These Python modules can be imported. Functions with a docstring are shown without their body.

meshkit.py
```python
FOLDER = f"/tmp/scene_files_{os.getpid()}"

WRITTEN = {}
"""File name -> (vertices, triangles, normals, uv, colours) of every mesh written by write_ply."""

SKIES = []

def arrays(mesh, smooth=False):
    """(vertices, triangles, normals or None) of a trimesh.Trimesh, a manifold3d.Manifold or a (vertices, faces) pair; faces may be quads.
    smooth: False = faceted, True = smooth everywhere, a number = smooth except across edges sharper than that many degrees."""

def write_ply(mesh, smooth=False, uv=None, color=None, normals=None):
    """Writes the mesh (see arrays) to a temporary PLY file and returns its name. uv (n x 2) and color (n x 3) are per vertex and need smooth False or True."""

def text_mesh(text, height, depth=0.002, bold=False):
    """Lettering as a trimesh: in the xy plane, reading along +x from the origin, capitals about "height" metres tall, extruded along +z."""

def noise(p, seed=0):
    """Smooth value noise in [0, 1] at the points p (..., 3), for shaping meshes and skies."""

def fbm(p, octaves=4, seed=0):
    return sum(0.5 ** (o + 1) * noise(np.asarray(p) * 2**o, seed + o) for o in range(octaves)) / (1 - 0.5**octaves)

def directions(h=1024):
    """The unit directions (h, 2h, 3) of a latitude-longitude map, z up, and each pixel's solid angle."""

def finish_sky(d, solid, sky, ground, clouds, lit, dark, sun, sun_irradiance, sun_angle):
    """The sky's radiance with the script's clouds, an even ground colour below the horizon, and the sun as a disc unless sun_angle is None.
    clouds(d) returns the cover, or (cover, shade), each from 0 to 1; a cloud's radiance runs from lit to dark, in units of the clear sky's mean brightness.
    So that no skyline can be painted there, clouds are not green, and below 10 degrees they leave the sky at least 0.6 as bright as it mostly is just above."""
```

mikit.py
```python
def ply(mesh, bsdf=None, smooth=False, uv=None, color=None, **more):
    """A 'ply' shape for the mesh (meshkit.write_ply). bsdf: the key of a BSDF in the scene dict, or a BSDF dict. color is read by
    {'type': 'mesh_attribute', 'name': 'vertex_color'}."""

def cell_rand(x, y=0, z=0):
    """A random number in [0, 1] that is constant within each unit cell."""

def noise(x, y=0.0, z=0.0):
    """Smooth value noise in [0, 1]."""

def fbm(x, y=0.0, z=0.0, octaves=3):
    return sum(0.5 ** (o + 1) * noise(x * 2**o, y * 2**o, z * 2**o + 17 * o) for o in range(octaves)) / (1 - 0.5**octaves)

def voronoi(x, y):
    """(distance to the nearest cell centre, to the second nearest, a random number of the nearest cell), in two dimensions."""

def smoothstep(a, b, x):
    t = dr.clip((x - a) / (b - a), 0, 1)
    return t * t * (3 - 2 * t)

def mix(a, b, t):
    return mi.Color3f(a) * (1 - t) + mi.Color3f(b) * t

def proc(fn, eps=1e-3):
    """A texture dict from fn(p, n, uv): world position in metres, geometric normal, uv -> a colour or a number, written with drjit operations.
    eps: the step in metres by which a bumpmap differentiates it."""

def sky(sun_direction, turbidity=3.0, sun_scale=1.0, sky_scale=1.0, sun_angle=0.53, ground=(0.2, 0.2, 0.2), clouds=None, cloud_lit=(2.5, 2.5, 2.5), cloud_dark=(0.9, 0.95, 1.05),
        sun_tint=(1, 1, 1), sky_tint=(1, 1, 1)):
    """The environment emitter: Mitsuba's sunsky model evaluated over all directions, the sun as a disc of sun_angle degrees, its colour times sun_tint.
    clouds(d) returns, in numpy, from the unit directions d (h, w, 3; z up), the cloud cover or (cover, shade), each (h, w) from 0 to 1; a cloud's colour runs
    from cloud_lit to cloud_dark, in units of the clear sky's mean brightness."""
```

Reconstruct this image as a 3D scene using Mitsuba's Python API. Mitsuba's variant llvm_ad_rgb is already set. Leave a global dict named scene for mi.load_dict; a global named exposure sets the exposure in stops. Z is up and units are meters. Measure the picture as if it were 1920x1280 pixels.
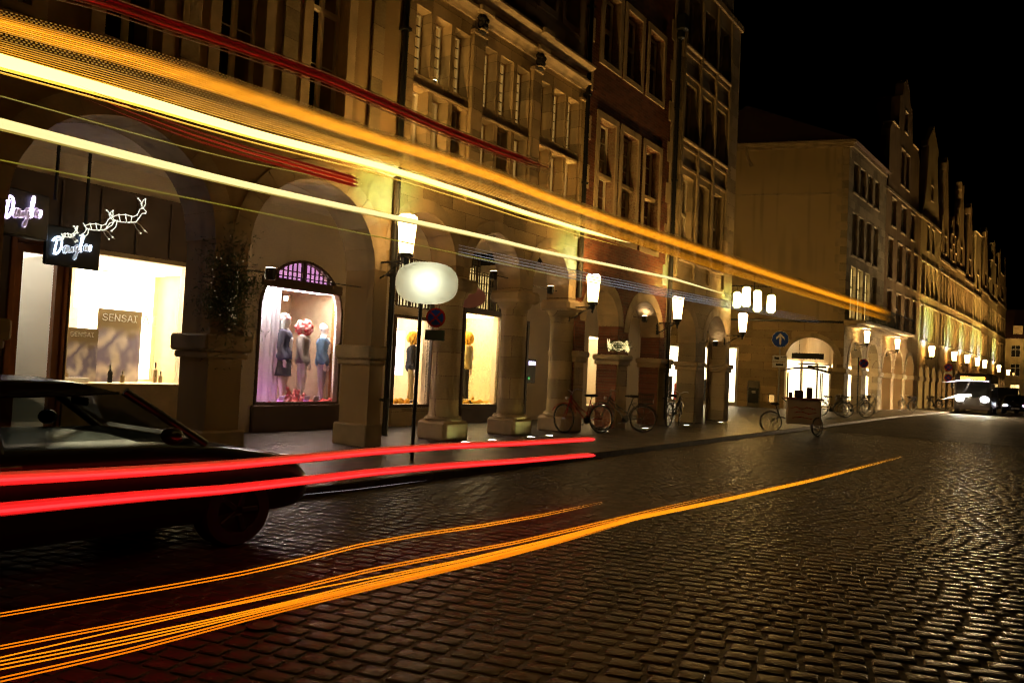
import math, random
import numpy as np, trimesh, mitsuba as mi, drjit as dr
import mikit, meshkit
import manifold3d as m3
from shapely.geometry import Polygon, Point, box as sbox
from shapely.ops import unary_union
from shapely import affinity

scene, labels = {}, {}
T = mi.ScalarTransform4f
rng = random.Random(7)
nrng = np.random.default_rng(7)
PI = math.pi

# ------------------------------------------------------------------ camera, sky, exposure
F_PX, VPX, VPY, ROLL, CAM_H = 1450.0, 1985.0, 742.0, 0.047, 1.55      # 1920x1280 pixels
d_ = np.array([(VPX - 960) / F_PX, (VPY - 640) / F_PX, 1.0]); d_ /= np.linalg.norm(d_)
u_ = np.array([ROLL, -1.0, 0.0]); u_[2] = -(u_ @ d_) / d_[2]; u_ /= np.linalg.norm(u_)
RW = np.stack([np.cross(d_, u_), d_, u_])                              # world axes in camera axes (right, down, forward)
fwd, upv = RW[:, 2], -RW[:, 1]
org = np.array([0, 0, CAM_H])
scene['camera'] = {'type': 'perspective', 'fov': math.degrees(2 * math.atan(960 / F_PX)), 'fov_axis': 'x', 'near_clip': 0.05, 'far_clip': 2000.0,
                   'to_world': T().look_at(origin=org.tolist(), target=(org + fwd).tolist(), up=upv.tolist())}
scene['sky'] = {**mikit.sky((0.2, -1.0, 0.06), turbidity=3, sun_scale=0.0, sky_scale=0.00025, ground=(0.05, 0.05, 0.05)), 'sampling_weight': 0.05}
exposure = 0.0

WARM = np.array([1.0, 0.56, 0.17])

def em(rgb, k=1.0, w=1.0):
    return {'type': 'area', 'radiance': {'type': 'rgb', 'value': [float(c) * k for c in rgb]}, 'sampling_weight': float(w)}

# ------------------------------------------------------------------ materials
def mat(name, color, rough=0.6, metallic=0.0, spec=0.4, bump=None, bscale=1.0, **k):
    b = {'type': 'principled', 'base_color': color if isinstance(color, dict) else {'type': 'rgb', 'value': list(color)}, 'roughness': rough, 'metallic': metallic, 'specular': spec, **k}
    if bump is not None:
        b = {'type': 'bumpmap', 'bump': bump, 'scale': bscale, 'bsdf': b}
    scene['mat_' + name] = {'type': 'twosided', 'bsdf': b}
    return 'mat_' + name

def ashlar(base, joint, hz, lu, tone=0.34):
    def fn(p, n, uv):
        a = p.y + p.x * 0.35
        r = dr.floor(p.z / hz)
        fz = p.z / hz - r
        q = a / lu + 0.5 * (r - 2 * dr.floor(r / 2))
        fu = q - dr.floor(q)
        j = dr.minimum(dr.minimum(fz, 1 - fz) * hz, dr.minimum(fu, 1 - fu) * lu)
        t = mikit.smoothstep(0.002, 0.009, j)
        v = 1 + tone * (mikit.cell_rand(dr.floor(q), r, 3) - 0.5) * 2 + 0.35 * (mikit.fbm(p.x * 3, p.y * 3, p.z * 3) - 0.5) + 0.2 * (mikit.noise(p.x * 40, p.y * 40, p.z * 40) - 0.5)
        return mikit.mix(joint, base, t) * v
    return mikit.proc(fn)

def mottled(base, amp=0.4, f=1.2, streak=0.0):
    def fn(p, n, uv):
        v = 1 + amp * (mikit.fbm(p.x * f, p.y * f, p.z * f, 4) - 0.5) + 0.12 * (mikit.noise(p.x * 60, p.y * 60, p.z * 60) - 0.5)
        if streak:
            v = v - streak * mikit.smoothstep(0.55, 0.9, mikit.noise(p.x * 5, p.y * 5, p.z * 0.35))
        return mi.Color3f(base) * v
    return mikit.proc(fn)

def brick_h(p):
    r = dr.floor(p.z / 0.077)
    q = p.y / 0.25 + 0.5 * (r - 2 * dr.floor(r / 2))
    fz, fu = p.z / 0.077 - r, q - dr.floor(q)
    return dr.minimum(dr.minimum(fz, 1 - fz) * 0.077, dr.minimum(fu, 1 - fu) * 0.25), dr.floor(q), r

def brick_color(p, n, uv):
    j, a, b = brick_h(p)
    c = mikit.mix((0.10, 0.03, 0.017), (0.19, 0.062, 0.03), mikit.cell_rand(a, b, 1))
    return mikit.mix((0.16, 0.12, 0.085), c, mikit.smoothstep(0.003, 0.008, j)) * (0.8 + 0.5 * mikit.fbm(p.x * 8, p.y * 8, p.z * 8))

def brick_bump(p, n, uv):
    j, a, b = brick_h(p)
    return mikit.smoothstep(0.002, 0.009, j) * (0.7 + 0.3 * mikit.cell_rand(a, b, 2))

def grain_bump(p, n, uv):
    return mikit.fbm(p.x * 25, p.y * 25, p.z * 25, 3)

GB = mikit.proc(grain_bump, 2e-3)
STONE = mat('sandstone', ashlar((0.42, 0.315, 0.17), (0.2, 0.14, 0.075), 0.42, 0.85), 0.8, bump=GB, bscale=0.012)
STONE2 = mat('sandstone_grey', ashlar((0.36, 0.285, 0.17), (0.18, 0.13, 0.08), 0.46, 0.95), 0.82, bump=GB, bscale=0.012)
TRIM = mat('trim_stone', mottled((0.44, 0.34, 0.205), 0.8, 2.8, 0.25), 0.75, bump=GB, bscale=0.006)
PLAST = mat('plaster_ochre', mottled((0.36, 0.25, 0.125), 0.3, 0.8, 0.3), 0.85)
PLASTF = mat('plaster_cream', mottled((0.48, 0.365, 0.2), 0.25, 0.5, 0.22), 0.85)
CREAM = mat('passage_plaster', mottled((0.66, 0.58, 0.46), 0.25, 0.9, 0.12), 0.85)
BRICK = mat('brick', mikit.proc(brick_color), 0.8, bump=mikit.proc(brick_bump, 1e-3), bscale=0.008)
FARS = [mat('far_stone', mottled((0.36, 0.25, 0.12), 0.35, 1.0, 0.2), 0.85), mat('far_ochre', mottled((0.47, 0.36, 0.18), 0.25, 0.7, 0.2), 0.85),
        mat('far_brown', mottled((0.3, 0.2, 0.1), 0.35, 1.2, 0.2), 0.85)]
WOOD = mat('warm_wood', mottled((0.30, 0.105, 0.025), 0.5, 3.0), 0.4)
DARKWOOD = mat('dark_wood', mottled((0.055, 0.032, 0.018), 0.5, 3.0), 0.45)
WFRAME = mat('window_paint', (0.7, 0.64, 0.5), 0.45)
METAL = mat('dark_metal', (0.02, 0.022, 0.022), 0.4, 0.3)
STEEL = mat('steel', (0.5, 0.5, 0.48), 0.3, 1.0)
ROOFM = mat('roof_tile', mottled((0.07, 0.03, 0.022), 0.5, 4), 0.8)
DARK = mat('dark_room', (0.02, 0.018, 0.015), 0.8)
WHITE = mat('white_paint', (0.8, 0.78, 0.74), 0.5)
BLACKPAINT = mat('car_paint', (0.006, 0.006, 0.007), 0.25, 0.0, 0.5, clearcoat=1.0, clearcoat_gloss=0.96)
RUBBER = mat('rubber', (0.015, 0.015, 0.015), 0.8)
CHROME = mat('chrome', (0.75, 0.75, 0.75), 0.12, 1.0)
TINT = mat('tinted_glass', (0.008, 0.009, 0.01), 0.06, 0.0, 0.6)
SKIN = mat('mannequin_skin', (0.78, 0.7, 0.62), 0.4)
SIGNW = mat('sign_white', (0.78, 0.78, 0.75), 0.5)
BLUE = mat('sign_blue', (0.01, 0.05, 0.3), 0.4)
REDP = mat('sign_red', (0.4, 0.012, 0.012), 0.4)
def cloth(name, c):
    return mat(name, mottled(c, 0.35, 9.0), 0.9)
NAVY, BLACKC, GREYC, JEAN, KHAKI, OFFW, LILAC, GREENC = (cloth('cloth_' + n, c) for n, c in
    [('navy', (0.03, 0.035, 0.06)), ('black', (0.012, 0.012, 0.015)), ('grey', (0.2, 0.19, 0.18)), ('denim', (0.08, 0.16, 0.27)), ('khaki', (0.34, 0.27, 0.12)), ('white', (0.75, 0.72, 0.66)), ('lilac', (0.38, 0.33, 0.42)), ('olive', (0.2, 0.2, 0.09))])
FLRED = mat('flower_red', mottled((0.5, 0.05, 0.05), 0.8, 14), 0.7)
FLPINK = mat('flower_pink', mottled((0.75, 0.25, 0.25), 0.8, 14), 0.7)
FLYEL = mat('flower_yellow', mottled((0.75, 0.42, 0.04), 0.8, 14), 0.7)
NEEDLE = mat('fir_needle', mottled((0.05, 0.08, 0.025), 0.6, 14), 0.7)
CURT = mat('curtain', (0.72, 0.6, 0.66), 0.85)
scene['mat_tinted_pane'] = {'type': 'thindielectric', 'int_ior': 1.5, 'specular_transmittance': {'type': 'rgb', 'value': [0.3, 0.33, 0.31]}}
scene['mat_pane'] = {'type': 'thindielectric', 'int_ior': 1.5}
PANE = 'mat_pane'
vc = {'type': 'mesh_attribute', 'name': 'vertex_color'}
COB = mat('cobble', vc, 0.31, 0.0, 0.22, bump=mikit.proc(lambda p, n, uv: mikit.fbm(p.x * 60, p.y * 60, p.z * 60, 3), 1e-3), bscale=0.006)

def pave_color(p, n, uv):
    q, r = p.x / 0.3, p.y / 0.3
    fa, fb = q - dr.floor(q), r - dr.floor(r)
    j = dr.minimum(dr.minimum(fa, 1 - fa), dr.minimum(fb, 1 - fb)) * 0.3
    v = 0.75 + 0.4 * mikit.cell_rand(dr.floor(q), dr.floor(r), 5) + 0.5 * (mikit.fbm(p.x * 2, p.y * 2, 0) - 0.5)
    return mikit.mix((0.014, 0.012, 0.01), (0.046, 0.039, 0.032), mikit.smoothstep(0.003, 0.01, j)) * v

def pave_bump(p, n, uv):
    q, r = p.x / 0.3, p.y / 0.3
    fa, fb = q - dr.floor(q), r - dr.floor(r)
    j = dr.minimum(dr.minimum(fa, 1 - fa), dr.minimum(fb, 1 - fb)) * 0.3
    return mikit.smoothstep(0.002, 0.012, j) + 0.3 * mikit.fbm(p.x * 30, p.y * 30, 0)
PAVE = mat('pavement_slabs', mikit.proc(pave_color), 0.42, bump=mikit.proc(pave_bump, 2e-3), bscale=0.005)

def far_cobble(p, n, uv):
    a, b = p.x * 0.97 + p.y * 0.242, p.y * 0.97 - p.x * 0.242
    r = b / 0.135
    q = a / 0.2 + 0.5 * (dr.floor(r) - 2 * dr.floor(dr.floor(r) / 2))
    fa, fb = q - dr.floor(q), r - dr.floor(r)
    j = dr.minimum(dr.minimum(fa, 1 - fa) * 0.2, dr.minimum(fb, 1 - fb) * 0.135)
    return mikit.smoothstep(0.0, 0.02, j) * (0.8 + 0.2 * mikit.cell_rand(dr.floor(q), dr.floor(r), 2)) + 0.5 * mikit.fbm(p.x * 3, p.y * 3, 0)
def far_tone(p, n, uv):
    a, b = p.x * 0.97 + p.y * 0.242, p.y * 0.97 - p.x * 0.242
    r = b / 0.135
    q = a / 0.2 + 0.5 * (dr.floor(r) - 2 * dr.floor(dr.floor(r) / 2))
    return mi.Color3f(0.026, 0.02, 0.016) * (0.6 + 0.8 * mikit.cell_rand(dr.floor(q), dr.floor(r), 1)) * (0.7 + 0.6 * mikit.fbm(p.x * 0.8, p.y * 0.8, 0))
ROADM = mat('road_joints', mottled((0.02, 0.016, 0.012), 0.4, 3), 0.6, bump=GB, bscale=0.004)
ROADF = mat('road_far', mikit.proc(far_tone), 0.6, 0.0, 0.1, bump=mikit.proc(far_cobble, 4e-3), bscale=0.011)

# ------------------------------------------------------------------ helpers
used = {}

def num(name):
    k = used.get(name, 0); used[name] = k + 1
    return name if k == 0 else f'{name}_{k:03d}'

def thing(name, label=None, cat=None, group=None, kind=None):
    key = num(name)
    lab = {}
    if label: lab['label'] = label
    if cat: lab['category'] = cat
    if group: lab['group'] = group
    if kind: lab['kind'] = kind
    if lab: labels[key] = lab
    return key

def part(parent, name, mesh, m, smooth=False, label=None, kind=None, **k):
    key = num(parent + '__' + name)
    if isinstance(mesh, (list, tuple)):
        mesh = trimesh.util.concatenate(list(mesh))
    scene[key] = mikit.ply(mesh, m, smooth=smooth, **k)
    if label or kind:
        labels[key] = {k2: v for k2, v in (('label', label), ('kind', kind)) if v}
    return key

def single(name, mesh, m, label, cat, group=None, kind=None, smooth=False, **k):
    key = thing(name, label, cat, group, kind)
    if isinstance(mesh, (list, tuple)):
        mesh = trimesh.util.concatenate(list(mesh))
    scene[key] = mikit.ply(mesh, m, smooth=smooth, **k)
    return key

def mx(m, M):
    m = m.copy(); m.apply_transform(M); return m

def tr(x=0, y=0, z=0, rz=0.0, s=1.0):
    c, n = math.cos(rz), math.sin(rz)
    return np.array([[c * s, -n * s, 0, x], [n * s, c * s, 0, y], [0, 0, s, z], [0, 0, 0, 1.0]])

def bx(x0, x1, y0, y1, z0, z1, b=0.0):
    """a box with its corners bevelled by b"""
    e = np.array([x1 - x0, y1 - y0, z1 - z0]); c = np.array([x0 + x1, y0 + y1, z0 + z1]) / 2
    if b <= 0 or min(abs(e)) < 2.5 * b:
        m = trimesh.creation.box(extents=abs(e))
    else:
        pts = []
        h = abs(e) / 2
        for s in np.ndindex(2, 2, 2):
            s = np.array(s) * 2 - 1
            for k in range(3):
                o = np.array([b, b, b]); o[k] = 0
                pts.append(s * (h - o))
        m = trimesh.convex.convex_hull(np.array(pts))
    m.apply_translation(c)
    return m

def tube(pts, r, sides=8, closed=False, cap=True):
    p = np.asarray(pts, float); n = len(p)
    t = np.gradient(p, axis=0) if not closed else np.roll(p, -1, 0) - np.roll(p, 1, 0)
    t /= np.linalg.norm(t, axis=1, keepdims=True) + 1e-12
    a = np.zeros_like(p)
    ref = np.array([0, 0, 1.0]) if abs(t[0][2]) < 0.9 else np.array([1.0, 0, 0])
    v = np.cross(t[0], ref); v /= np.linalg.norm(v)
    for i in range(n):
        v = v - (v @ t[i]) * t[i]; v /= np.linalg.norm(v) + 1e-12; a[i] = v
    b = np.cross(t, a); ang = np.arange(sides) * 2 * PI / sides
    rr = np.broadcast_to(r, (n,))[:, None, None]
    V = (p[:, None] + rr * (np.cos(ang)[None, :, None] * a[:, None] + np.sin(ang)[None, :, None] * b[:, None])).reshape(-1, 3)
    i, j = np.meshgrid(np.arange(n if closed else n - 1), np.arange(sides), indexing='ij')
    i2, j2 = (i + 1) % n, (j + 1) % sides
    q = np.stack([i * sides + j, i2 * sides + j, i2 * sides + j2, i * sides + j2], -1).reshape(-1, 4)
    f = np.vstack([q[:, [0, 2, 1]], q[:, [0, 3, 2]]])
    if cap and not closed:
        V = np.vstack([V, p[0], p[-1]]); k = np.arange(sides); k2 = (k + 1) % sides
        f = np.vstack([f, np.stack([k, k2, k * 0 + n * sides], 1), np.stack([k2 + (n - 1) * sides, k + (n - 1) * sides, k * 0 + n * sides + 1], 1)])
    m = trimesh.Trimesh(V, f, process=False)
    if m.volume < 0: m.invert()
    return m

def lathe(prof, n=20, c=(0, 0, 0)):
    m = trimesh.creation.revolve(np.array(prof, float), sections=n)
    m.apply_translation(c)
    return m

def ball(c, r, sub=2, s=(1, 1, 1)):
    m = trimesh.creation.icosphere(subdivisions=sub, radius=r); m.apply_scale(s); m.apply_translation(c)
    return m

class Frame:
    """a facade: u along it, z up, d into the building; the street's left row has u along the street"""
    def __init__(s, P, t):
        t = np.array(t, float); t /= np.linalg.norm(t)
        s.M = np.eye(4); s.M[:3, 0] = [t[0], t[1], 0]; s.M[:3, 1] = [0, 0, 1]; s.M[:3, 2] = [-t[1], t[0], 0]; s.M[:3, 3] = [P[0], P[1], 0]
        s.Mt = s.M.copy(); s.Mt[:3, 2] *= -1
    def poly(s, pg, d0, d1):
        out = []
        for g in getattr(pg, 'geoms', [pg]):
            if g.area > 1e-6:
                m = trimesh.creation.extrude_polygon(g, d1 - d0, engine='earcut'); m.apply_translation([0, 0, d0]); out.append(m)
        return mx(trimesh.util.concatenate(out), s.M)
    def box(s, u0, u1, z0, z1, d0, d1, b=0.0):
        return mx(bx(u0, u1, z0, z1, d0, d1, b), s.M)
    def at(s, mesh, u, z, d):
        """a mesh in local x = u, y = d, z = z, moved to (u, z, d)"""
        A = np.eye(4); A[:3, :3] = np.stack([s.M[:3, 0], s.M[:3, 2], s.M[:3, 1]], 1); A[:3, 3] = s.pt(u, z, d)
        return mx(mesh, A)
    def pt(s, u, z, d):
        return (s.M @ [u, z, d, 1])[:3]
    def text(s, txt, h, u, z, d, depth=0.01, bold=False, slant=0.0):
        m = meshkit.text_mesh(txt, h, depth, bold)
        S = np.eye(4); S[0, 1] = slant
        m.apply_transform(S); m.apply_translation([u, z, -d])
        return mx(m, s.Mt)

def arch(c, r, spring, bottom, n=28):
    a = np.linspace(0, PI, n)
    return Polygon([(c + r * math.cos(t), spring + r * math.sin(t)) for t in a] + [(c - r, bottom), (c + r, bottom)])

def voussoirs(fr, parent, c, r, spring, d0, d1, m, n=11, w=0.3):
    for i in range(n):
        a0, a1 = PI * i / n + 0.003 / r, PI * (i + 1) / n - 0.003 / r
        jit = rng.uniform(-0.003, 0.004)
        t = np.linspace(a0, a1, 4)
        pg = Polygon([(c + (r + jit) * math.cos(x), spring + (r + jit) * math.sin(x)) for x in t] + [(c + (r + w) * math.cos(x), spring + (r + w) * math.sin(x)) for x in t[::-1]])
        part(parent, 'voussoir', fr.poly(pg, d0 - jit, d1), m)

def glazed(fr, parent, u0, u1, z0, z1, d, m=WFRAME, leaves=2, transom=None, bars=(0, 0), fw=0.055, name='window', curtain=None, glow=None, lead=METAL):
    """a window: frame with its panes (and glazing bars) as sub-parts"""
    ms = [fr.box(u0, u0 + fw, z0, z1, d, d + 0.07, 0.008), fr.box(u1 - fw, u1, z0, z1, d, d + 0.07, 0.008), fr.box(u0 + fw, u1 - fw, z1 - fw, z1, d, d + 0.07, 0.008), fr.box(u0 + fw, u1 - fw, z0, z0 + fw, d, d + 0.07, 0.008)]
    cols = np.linspace(u0, u1, leaves + 1)
    for c in cols[1:-1]:
        ms.append(fr.box(c - fw * 0.7, c + fw * 0.7, z0 + fw, z1 - fw, d - 0.012, d + 0.068, 0.01))
    rows = [z0, z1] if not transom else [z0, transom, z1]
    for t in rows[1:-1]:
        ms.append(fr.box(u0 + fw, u1 - fw, t - fw * 0.8, t + fw * 0.8, d - 0.02, d + 0.066, 0.012))
    k = part(parent, name, ms, m)
    for a, b in zip(rows, rows[1:]):
        for i in range(leaves):
            part(k, 'pane', fr.poly(sbox(cols[i] + fw * 0.6, a + fw * 0.7, cols[i + 1] - fw * 0.6, b - fw * 0.7), d + 0.03, d + 0.0305), PANE)
    if bars != (0, 0):
        bm = []
        for a, b in zip(rows, rows[1:]):
            for i in range(leaves):
                us, zs = np.linspace(cols[i] + fw * 0.5, cols[i + 1] - fw * 0.5, bars[0] + 2), np.linspace(a + fw * 0.5, b - fw * 0.5, bars[1] + 2)
                bm += [fr.box(x - 0.008, x + 0.008, zs[0], zs[-1], d + 0.02, d + 0.042) for x in us[1:-1]] + [fr.box(us[0], us[-1], x - 0.008, x + 0.008, d + 0.021, d + 0.041) for x in zs[1:-1]]
        part(k, 'glazing_bar', bm, lead)
    if glow is not None:
        part(k, 'lit_blind', fr.box(u0 + 0.01, u1 - 0.01, z0 + 0.01, z1 - 0.01, d + 0.2, d + 0.22), WHITE, emitter=em(glow, 1.0, 0.15))
    elif curtain is not None:
        part(k, 'curtain', fr.box(u0 + 0.01, u0 + (u1 - u0) * curtain, z0 + 0.01, z1 - 0.01, d + 0.15, d + 0.17), CURT)
    return k

# ------------------------------------------------------------------ ground, road, pavement
FAC = [(-30, -9.7), (45, -9.7), (57, -9.0), (68, -8.3), (82, -7.4), (95, -6.7), (118, -5.9), (140, -5.4)]      # plan of the left row: (y, x)
def facx(y): return float(np.interp(y, [a for a, _ in FAC], [b for _, b in FAC]))
KERB = [(-30, -7.0), (45, -7.0), (57, -6.4), (68, -5.75), (82, -4.9), (95, -4.2), (118, -3.4), (160, -2.6)]
def kerbx(y): return float(np.interp(y, [a for a, _ in KERB], [b for _, b in KERB]))

single('ground', bx(-400, 400, -300, 600, -0.6, -0.02), DARK, 'dark ground under the street', 'ground', kind='structure')
del labels['ground']['category']
road = thing('road', 'dark cobbled street with glossy worn setts', None, kind='structure')
part(road, 'bed', bx(-7.02, 12, -20, 27.0, -0.3, 0.0205), ROADM)
part(road, 'far_surface', bx(-7.0 - 0.02, 12, 27.0, 300, -0.3, 0.027), ROADF)
RA = math.radians(14.0)                                     # the sett rows run 14 degrees off square to the street
ca, sa = math.cos(RA), math.sin(RA)
g = np.array([-1.0, -0.94, -0.78, 0.78, 0.94, 1.0])
GX, GY = np.meshgrid(g, g, indexing='ij')
gi = np.arange(36).reshape(6, 6)
GF = np.array([t for i in range(5) for j in range(5) for t in ((gi[i, j], gi[i + 1, j], gi[i + 1, j + 1]), (gi[i, j], gi[i + 1, j + 1], gi[i, j + 1]))])

def stone_mesh(r, L=0.2, W=0.135):
    x = GX * (L - 0.016) / 2; y = GY * (W - 0.016) / 2
    e = np.maximum(abs(GX), abs(GY))
    corner = (abs(GX) > 0.9) & (abs(GY) > 0.9)
    z = np.where(e > 0.95, -0.004, np.where(e > 0.9, 0.02, 0.0275)) + nrng.normal(0, 0.0009, GX.shape) * (e < 0.95)
    z = np.where(corner & (e < 0.95) & (e > 0.9), z - 0.005, z)
    x = x * np.where(corner, 0.95, 1) + nrng.normal(0, 0.003, GX.shape); y = y * np.where(corner, 0.95, 1) + nrng.normal(0, 0.002, GX.shape)
    return np.stack([x, y, z], -1).reshape(-1, 3)

def stone_color():
    k = rng.random(); v = rng.uniform(0.65, 1.35)
    return np.array([0.027, 0.020, 0.0145] if k < 0.6 else [0.033, 0.021, 0.016] if k < 0.85 else [0.024, 0.021, 0.019]) * v
VAR = [stone_mesh(rng) for _ in range(10)]
VPLY = [mikit.ply((v, GF), COB, smooth=True, color=np.tile(stone_color(), (36, 1))) for v in VAR]
spots, sizes = [], []
w0 = -8.0
while w0 < 30:
    wr_ = rng.uniform(0.125, 0.15); w0 += wr_
    u = -12.0 + rng.uniform(0, 0.2)
    while u < 9:
        L_ = rng.uniform(0.15, 0.235); u += L_
        x, y = (u - L_ / 2) * ca - (w0 - wr_ / 2) * sa, (u - L_ / 2) * sa + (w0 - wr_ / 2) * ca
        if -1.0 <= y <= 26.9 and kerbx(y) + 0.15 <= x <= 2.2:
            spots.append((x, y)); sizes.append((L_ / 0.2, wr_ / 0.135))
spots = np.array(spots)
rel = np.c_[spots, np.full(len(spots), 0.03)] - org
cc = rel @ RW                                             # camera axes
cc = rel @ np.stack([RW[:, 0], RW[:, 1], RW[:, 2]], 1)
with np.errstate(all='ignore'):
    sx, sy = 960 + F_PX * cc[:, 0] / cc[:, 2], 640 + F_PX * cc[:, 1] / cc[:, 2]
seen = (cc[:, 2] > 0.3) & (sx > 0) & (sx < 1920) & (sy < 1280)
order = np.argsort(np.where(seen, np.linalg.norm(rel, axis=1), 1e9))
single_ids = set(order[:300].tolist())
def pose(i):
    x, y = spots[i]
    zt = 0.0012 * math.sin(x * 2.1 + y) + 0.001 * math.sin(y * 3.7 - x)
    return x, y, zt + rng.uniform(-0.0009, 0.0009), RA + rng.uniform(-0.018, 0.018), rng.uniform(-0.006, 0.006), rng.uniform(-0.009, 0.009), sizes[i]
V, Fc, Cl, at = [], [], [], 0
for i in range(len(spots)):
    x, y, z, a, tx, ty, s = pose(i)
    if i in single_ids:
        key = num(road + '__cobblestone')
        scene[key] = {**VPLY[i % 10], 'to_world': T().translate([x, y, z]).rotate([0, 0, 1], math.degrees(a)).rotate([1, 0, 0], math.degrees(ty)).rotate([0, 1, 0], math.degrees(tx)).scale([s[0], s[1], 1])}
        continue
    v = VAR[i % 10] * [s[0], s[1], 1]
    v = v + np.c_[np.zeros((36, 2)), v[:, 0] * tx + v[:, 1] * ty]
    c, n = math.cos(a), math.sin(a)
    V.append(np.c_[v[:, 0] * c - v[:, 1] * n + x, v[:, 0] * n + v[:, 1] * c + y, v[:, 2] + z]); Fc.append(GF + at); at += 36
    Cl.append(np.tile(stone_color(), (36, 1)))
key = num(road + '__further_cobblestones')
scene[key] = mikit.ply((np.vstack(V), np.vstack(Fc)), COB, smooth=True, color=np.vstack(Cl))
labels[key] = {'kind': 'stuff'}

pav = thing('pavement', 'dark stone pavement between the arcades and the road', None, kind='structure')
ys = np.array([-20, 45, 57, 68, 82, 95, 118, 160.0])
pp = Polygon([(-40, -20)] + [(kerbx(y) - 0.0, y) for y in ys] + [(-40, 160)])
m = trimesh.creation.extrude_polygon(pp, 0.22, engine='earcut'); m.apply_translation([0, 0, -0.1])
part(pav, 'slabs', m, PAVE)
y = 1.0
while y < 70:
    x0, x1 = kerbx(y + 0.004), kerbx(y + 0.996)
    k = bx(-0.0, 0.15, 0.004, 0.996, -0.1, 0.128 + rng.uniform(-0.003, 0.003), 0.014)
    part(pav, 'kerbstone', mx(k, tr(x0 + 0.002, y, 0, math.atan2(x0 - x1, 0.992))), TRIM if rng.random() < 0.0 else PAVE)
    y += 1.0

# ------------------------------------------------------------------ the near row of arcade houses
NR = Frame((-9.7, 0), (0, 1))
FLOOR = 0.12

def ground_block(b, u0, u1, ceil, m, holes, shop_d=3.0):
    """passage ceiling and the shop-front wall with its openings"""
    part(b, 'passage_ceiling', NR.box(u0, u1, ceil, ceil + 0.2, 0.62, shop_d + 0.2), CREAM)
    w = sbox(u0, FLOOR - 0.02, u1, ceil)
    for h in holes: w = w.difference(h)
    part(b, 'shopfront_wall', NR.poly(w, shop_d, shop_d + 0.22), CREAM)

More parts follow.
